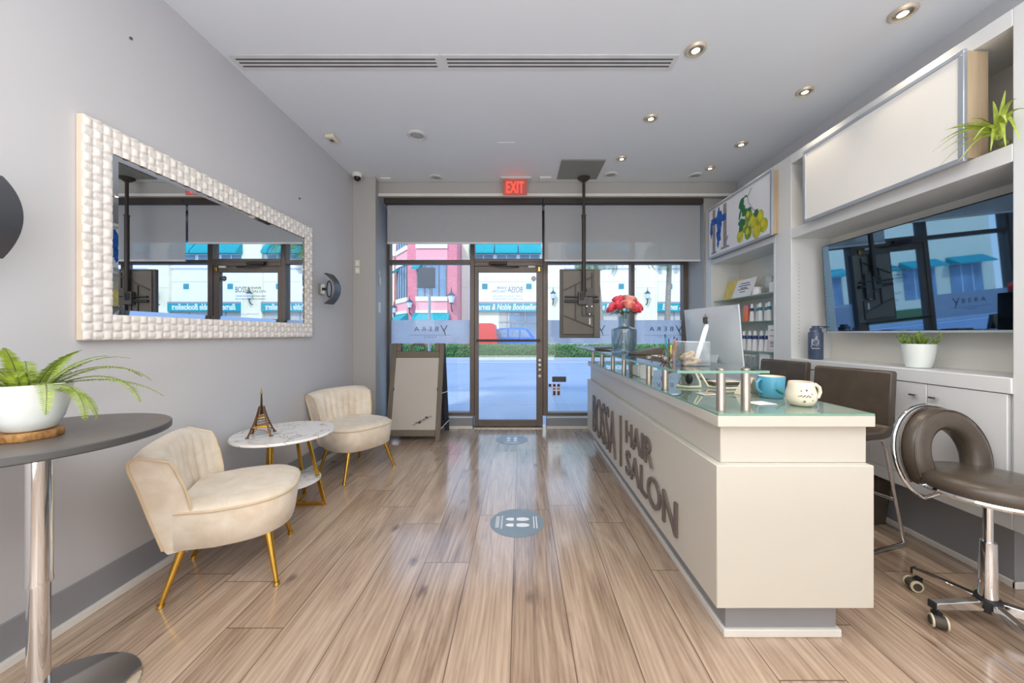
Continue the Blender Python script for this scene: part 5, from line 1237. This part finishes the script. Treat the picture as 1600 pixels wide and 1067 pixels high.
# bookstore building
YB = 27.0
t = thing('bookstore_building', 'white two-storey bookstore with teal sign bands across the street', 'building', (14, YB, -.08))
B(-4.4, 48, YB, YB + 9, -.08, 8.05, 'stucco').build('facade_wall', t)
mod = 6.96; x = -3.85; k = 0
while x < 42:
    # pilaster left of the bay at x-1.25..x
    xa = x - (1.38 if k else .55)
    p = B(xa, x, YB - .25, YB, -.08, 8.05, 'creamst').build('pilaster', t, bevel=.02)
    cz = MB()
    for z in (1.6, 2.15, 4.6, 6.7): cz.box(xa, x, YB - .256, YB - .25, z, z + .02, 'pinkst' if False else 'shopbeige')
    cz.build('joint_line', p, smooth=False)
    MB().box(x, x + .14, YB - .3, YB, -.08, 6.6, 'stucco').build('white_reveal', t)
    if k: lantern((xa + x) / 2, YB - .25, 4.0, t, 1.15)
    b0, b1 = x + .14, x + mod - 1.38
    # shop windows, sign band
    B(b0, b1, YB - .03, YB, .5, 2.84, 'shopbeige' if k != 0 else 'shopglass').build('shop_window', t)
    q = MB()
    for i in range(1, 4): xx = b0 + (b1 - b0) * i / 4; q.box(xx - .04, xx + .04, YB - .06, YB - .03, .5, 2.84, 'greymetal')
    q.box(b0, b1, YB - .06, YB - .03, 2.0, 2.08, 'greymetal'); q.build('window_mullion', t)
    if k == 0: B(b0 + 1.2, b0 + 2.9, YB - .045, YB - .031, .5, 2.84, 'shopbeige').build('window_blind', t)
    if k == 0: B(b0, b0 + 2.1, YB - .07, YB - .031, .4, 2.84, 'creamst').build('window_blind', t)
    sgn = MB().box(b0, b1, YB - .35, YB - .05, 2.84, 3.42, 'teal').box(b0, b1, YB - .36, YB - .05, 3.42, 3.56, 'greymetal').build('sign_band', t)
    MB().text('Barnes & Noble Booksellers', (b0 + .35, YB - .352, 2.95), (1, 0, 0), (0, 0, 1), 4.75, .46, .02, 'decallight', bold=.018, shear=.25).build('sign_lettering', sgn, smooth=False)
    for fx_ in (.19, .80):
        v_ = MB().box(b0 + (b1 - b0) * fx_ - .2, b0 + (b1 - b0) * fx_ + .2, YB - .03, YB, 4.55, 4.95, 'teal').box(b0 + (b1 - b0) * fx_ - .02, b0 + (b1 - b0) * fx_ + .02, YB - .05, YB - .03, 4.55, 4.95, 'shopglass').box(b0 + (b1 - b0) * fx_ - .2, b0 + (b1 - b0) * fx_ + .2, YB - .05, YB - .03, 4.73, 4.77, 'shopglass'); v_.build('vent_tile', t)
    MB().box(b0, b1, YB - .12, YB, 6.1, 6.28, 'stucco').box(b0, b1, YB - .02, YB - .0, 5.1, 5.12, 'shopbeige').build('string_course', t)
    for i in range(3):
        w0 = b0 + .2 + (b1 - b0 - .2) * i / 3; w1 = w0 + (b1 - b0) / 3 - .35
        wi = B(w0, w1, YB - .04, YB, 6.5, 7.9, 'shopglass').build('upper_window', t); MB().box((w0 + w1) / 2 - .03, (w0 + w1) / 2 + .03, YB - .06, YB - .04, 6.5, 7.9, 'stucco').box(w0, w1, YB - .06, YB - .04, 7.1, 7.15, 'stucco').build('glazing_bar', wi)
        MB().prism([(0, 7.15), (-.65, 7.12), (-.65, 7.30), (0, 8.1)], (w0 - .1, YB, 0), (0, 1, 0), (0, 0, 1), (w1 - w0 + .2, 0, 0), 'teal').build('awning', t)
    x += mod; k += 1

# brick tower
t = thing('brick_tower', 'pink brick corner building with blue windows and teal awnings', 'building', (-7.4, 25, -.08))
pts = [(-4.42, 25.6), (-4.42, 25), (-5.05, 24.9), (-7.25, 24.9), (-7.75, 25), (-9.6, 27.6), (-9.6, 36), (-4.42, 36)]
MB().prism(pts, (0, 0, -.08), (1, 0, 0), (0, 1, 0), (0, 0, 8.1), 'brick').build('brick_wall', t)
def face(o, u, wdt, x0, x1):
    """bands, window and awning of one face; o lower-left corner of the face, u along it"""
    o = Vector(o); u = Vector(u).normalized(); n_ = Vector((u.y, -u.x, 0))
    def fb(a, b, z0, z1, d0, d1, m): return MB().obox(o + u * a + Vector((0, 0, z0)) + n_ * d0, u * (b - a), n_ * (d1 - d0), (0, 0, z1 - z0), m)
    for z0, z1, m, d in ((3.45, 3.75, 'stucco', .12), (2.85, 3.45, 'pinkst', .03), (2.62, 2.82, 'stucco', .12), (6.1, 6.3, 'stucco', .12), (6.35, 7.05, 'pinkst', .03), (7.1, 7.4, 'stucco', .12)): fb(x0, x1, z0, z1, 0, d, m).build('stone_band', t)
    for z0, z1 in ((3.75, 6.1), (7.4, 7.95)):
        w_ = fb(x0 + .1, x1 - .1, z0, z1, 0, .02, 'shopglass').build('tower_window', t); g_ = MB()
        for i in range(5):
            xx = x0 + .1 + (x1 - x0 - .2) * i / 4; g_.obox(o + u * (xx - .035) + n_ * .02 + Vector((0, 0, z0)), u * .07, n_ * .05, (0, 0, z1 - z0), 'shopdark')
        g_.build('window_mullion', w_)
    fb(x0, x1, .3, 2.6, 0, .03, 'shopdark').build('shop_window', t)
    a = o + u * (x0 - .15); P0 = [(0, 2.65), (0, 2.0), (.9, 1.75), (.9, 1.9)]
    MB().prism([(d_, z) for d_, z in P0], a, n_, (0, 0, 1), u * (x1 - x0 + .3), 'teal').build('awning', t)
    a = o + u * (x0 - .1); MB().prism([(0, 6.1), (0, 5.9), (.7, 5.55), (.7, 5.7)], a, n_, (0, 0, 1), u * .5, 'teal').build('awning', t)
face((-7.25, 24.9, 0), (1, 0, 0), 2.2, 0, 2.2); face((-9.6, 27.6, 0), (1.85, -2.6, 0), 3.2, .35, 2.85)
lantern(-4.72, 24.95, 3.6, t, 1.5); lantern(-7.62, 24.98, 3.2, t, 1.2); lantern(-9.58, 27.5, 3.0, t, 1.2)
# low cream building farther left
t = thing('cream_building', 'low cream building farther left across the street', 'building', (-21, 30, -.08))
B(-34, -10.2, 29, 36, -.08, 7.4, 'creamst').build('facade_wall', t); B(-34.4, -10.0, 28.6, 36, 7.4, 7.8, 'stucco').build('roof_edge', t)
for i in range(6):
    xx = -33 + i * 3.8; w_ = B(xx, xx + 2.6, 28.96, 29, .8, 3.2, 'shopglass').build('shop_window', t); MB().box(xx + .8, xx + .86, 28.93, 28.96, .8, 3.2, 'stucco').box(xx + 1.7, xx + 1.76, 28.93, 28.96, .8, 3.2, 'stucco').build('window_mullion', w_)
    MB().prism([(0, 3.9), (0, 3.4), (-.9, 3.2), (-.9, 3.3)], (xx - .2, 29, 0), (0, 1, 0), (0, 0, 1), (3.0, 0, 0), 'teal').build('awning', t)
# sign post near the kerb
t = thing('street_sign_post', 'grey street sign post seen from behind outside the left window', 'sign post', (-2.055, 8.1, -.012))
MB().tube([(-2.055, 8.1, -.128), (-2.055, 8.1, 2.72)], .032, 'greymetal', 10).build('post', t)
B(-2.30, -1.91, 8.05, 8.062, 2.22, 2.68, 'slot').build('sign_plate', t, bevel=.004); MB().tube([(-2.055, 8.066, 2.35), (-2.055, 8.075, 2.35)], .03, 'slot', 10).build('bolt', t)

# palms on the median
def palm(bx, by, lean, H, label, seed):
    t = thing('palm_tree', label, 'tree', (bx, by, .02), 0, 'palms along the median'); r = random.Random(seed)
    pts = [(bx + lean * (q / 8) ** 1.4, by, .02 + H * q / 8) for q in range(9)]
    MB().tube(pts, [.17 - .05 * q / 8 for q in range(9)], 'trunk', 12).build('trunk', t); top = Vector(pts[-1])
    for k in range(15):
        a = 2 * PI * k / 15 + r.uniform(-.15, .15); el = r.uniform(.1, .9); L_ = r.uniform(1.9, 2.5); p = top.copy(); e = el; P = [p.copy()]
        for i in range(12):
            e -= .17 + .03 * i * .3; p = p + Vector((math.cos(a) * math.cos(e), math.sin(a) * math.cos(e), math.sin(e))) * L_ / 12; P.append(p.copy())
        m = MB().tube(P, [.022 - .0015 * i for i in range(13)], 'stem', 5); sd = Vector((-math.sin(a), math.cos(a), 0))
        for i in range(2, 24):
            q = i / 24 * 12; j = min(int(q), 11); c = P[j].lerp(P[j + 1], q - j); tg = (P[j + 1] - P[j]).normalized(); ll = .55 * math.sin(PI * (i / 24) ** .7) + .1
            for s_ in (-1, 1):
                d = (sd * s_ + tg * .6 + Vector((0, 0, -.45))).normalized() * ll; w_ = tg * .03
                m.add([c - w_, c + w_, c + d * .6 + w_ * .8, c + d, c + d * .6 - w_ * .6], [(0, 1, 2, 3, 4)], 'palm')
        m.build('palm_frond', t, smooth=False, fixn=False)
palm(4.5, 19.6, -.45, 5.6, 'palm tree leaning beyond the hedge behind the hanging television', 1)
palm(8.0, 19.6, .2, 5.9, 'palm tree beyond the hedge seen over the computer', 2)
palm(-11.5, 19.6, .2, 6.2, 'palm tree far to the left along the hedge', 3)

# ------------------------------------------------------------------ light
def area(name, loc, rot, sx, sy, e, col, spread=None):
    l = bpy.data.lights.new(name, 'AREA'); l.shape = 'RECTANGLE'; l.size = sx; l.size_y = sy; l.energy = e; l.color = col
    o = bpy.data.objects.new(name, l); C.objects.link(o); o.location = loc; o.rotation_euler = rot; return o
area('added_overhead_fill', (.55, .2, ZC - .03), (0, 0, 0), 3.2, 1.6, 60, (1, .95, .885))  # unseen fill lamp added below the ceiling to raise the interior level
area('added_overhead_fill', (.3, -1.5, ZC - .03), (0, 0, 0), 3.2, 1.4, 46, (1, .95, .885))  # second added overhead fill, farther back and out of view
area('added_front_fill', (.3, -2.5, 1.5), (math.radians(90), 0, 0), 3.6, 2.2, 26, (1, .98, .95)); area('added_up_fill', (.2, -1.2, .5), (math.radians(180), 0, 0), 3.0, 2.0, 90, (.94, .965, 1))  # added fills out of view: one lights the room frontally, one the ceiling
def spot(x, y, e, tx_, ty2, tz, ang=70, col=(1, .86, .66)):
    l = bpy.data.lights.new('downlight_lamp', 'SPOT'); l.energy = e; l.spot_size = math.radians(ang); l.spot_blend = .8; l.shadow_soft_size = .03; l.color = col
    o = bpy.data.objects.new('downlight_lamp', l); C.objects.link(o); o.location = (x, y, ZC - .03)
    o.rotation_euler = (Vector((tx_, ty2, tz)) - o.location).to_track_quat('-Z', 'Y').to_euler()
spot(2.06, 1.93, 9, 2.13, 1.95, 2.2, 80); spot(2.03, 2.556, 9, 2.12, 2.56, 2.2, 80); spot(2.015, 3.27, 3, 2.12, 3.27, 2.2, 80); spot(1.98, 3.74, 2, 2.12, 3.74, 2.2, 80)
for x, y in ((1.067, 2.18), (1.047, 2.875), (1.0, 3.536)): spot(x, y, 14, x, y, 0, 90)
for x, y in ((2.06, 1.93), (2.03, 2.556)): spot(x - .03, y, 12, 1.75, y - .2, 0, 75)
sun = bpy.data.lights.new('sun', 'SUN'); sun.energy = 2.2; sun.angle = math.radians(6); sun.color = (1, .95, .88)
so = bpy.data.objects.new('sun', sun); C.objects.link(so); so.rotation_euler = (math.radians(48), 0, math.radians(-28))
w = bpy.data.worlds.new('sky'); bpy.context.scene.world = w; w.use_nodes = True; nt = w.node_tree; nt.nodes.clear()
bg = nt.nodes.new('ShaderNodeBackground'); ou = nt.nodes.new('ShaderNodeOutputWorld'); tc = nt.nodes.new('ShaderNodeTexCoord'); sp = nt.nodes.new('ShaderNodeSeparateXYZ'); rp = nt.nodes.new('ShaderNodeValToRGB')
nt.links.new(tc.outputs['Generated'], sp.inputs[0]); nt.links.new(sp.outputs[2], rp.inputs[0]); nt.links.new(rp.outputs[0], bg.inputs[0]); nt.links.new(bg.outputs[0], ou.inputs[0])
e = rp.color_ramp.elements; e[0].position = 0; e[0].color = (.80, .90, 1, 1); e[1].position = .7; e[1].color = (.36, .60, 1, 1)
bg.inputs[1].default_value = 2.05

# ------------------------------------------------------------------ camera
cam = bpy.data.cameras.new('camera'); co = bpy.data.objects.new('camera', cam); C.objects.link(co)
co.location = (0, 0, 1.2); co.rotation_euler = (math.radians(90), 0, 0)
cam.sensor_fit = 'HORIZONTAL'; cam.sensor_width = 36; cam.lens = 560 / 1600 * 36; cam.shift_x = -13 / 1600; cam.shift_y = -12.5 / 1600; cam.clip_start = .02; cam.clip_end = 300
sc = bpy.context.scene; sc.camera = co
sc.view_settings.view_transform = 'Standard'; sc.view_settings.look = 'None'; sc.view_settings.exposure = 0; sc.view_settings.gamma = 1
sc.cycles.max_bounces = 10; sc.cycles.transparent_max_bounces = 16; sc.cycles.diffuse_bounces = 5; sc.cycles.glossy_bounces = 5; sc.cycles.sample_clamp_indirect = 6
sc.cycles.caustics_reflective = False; sc.cycles.caustics_refractive = False
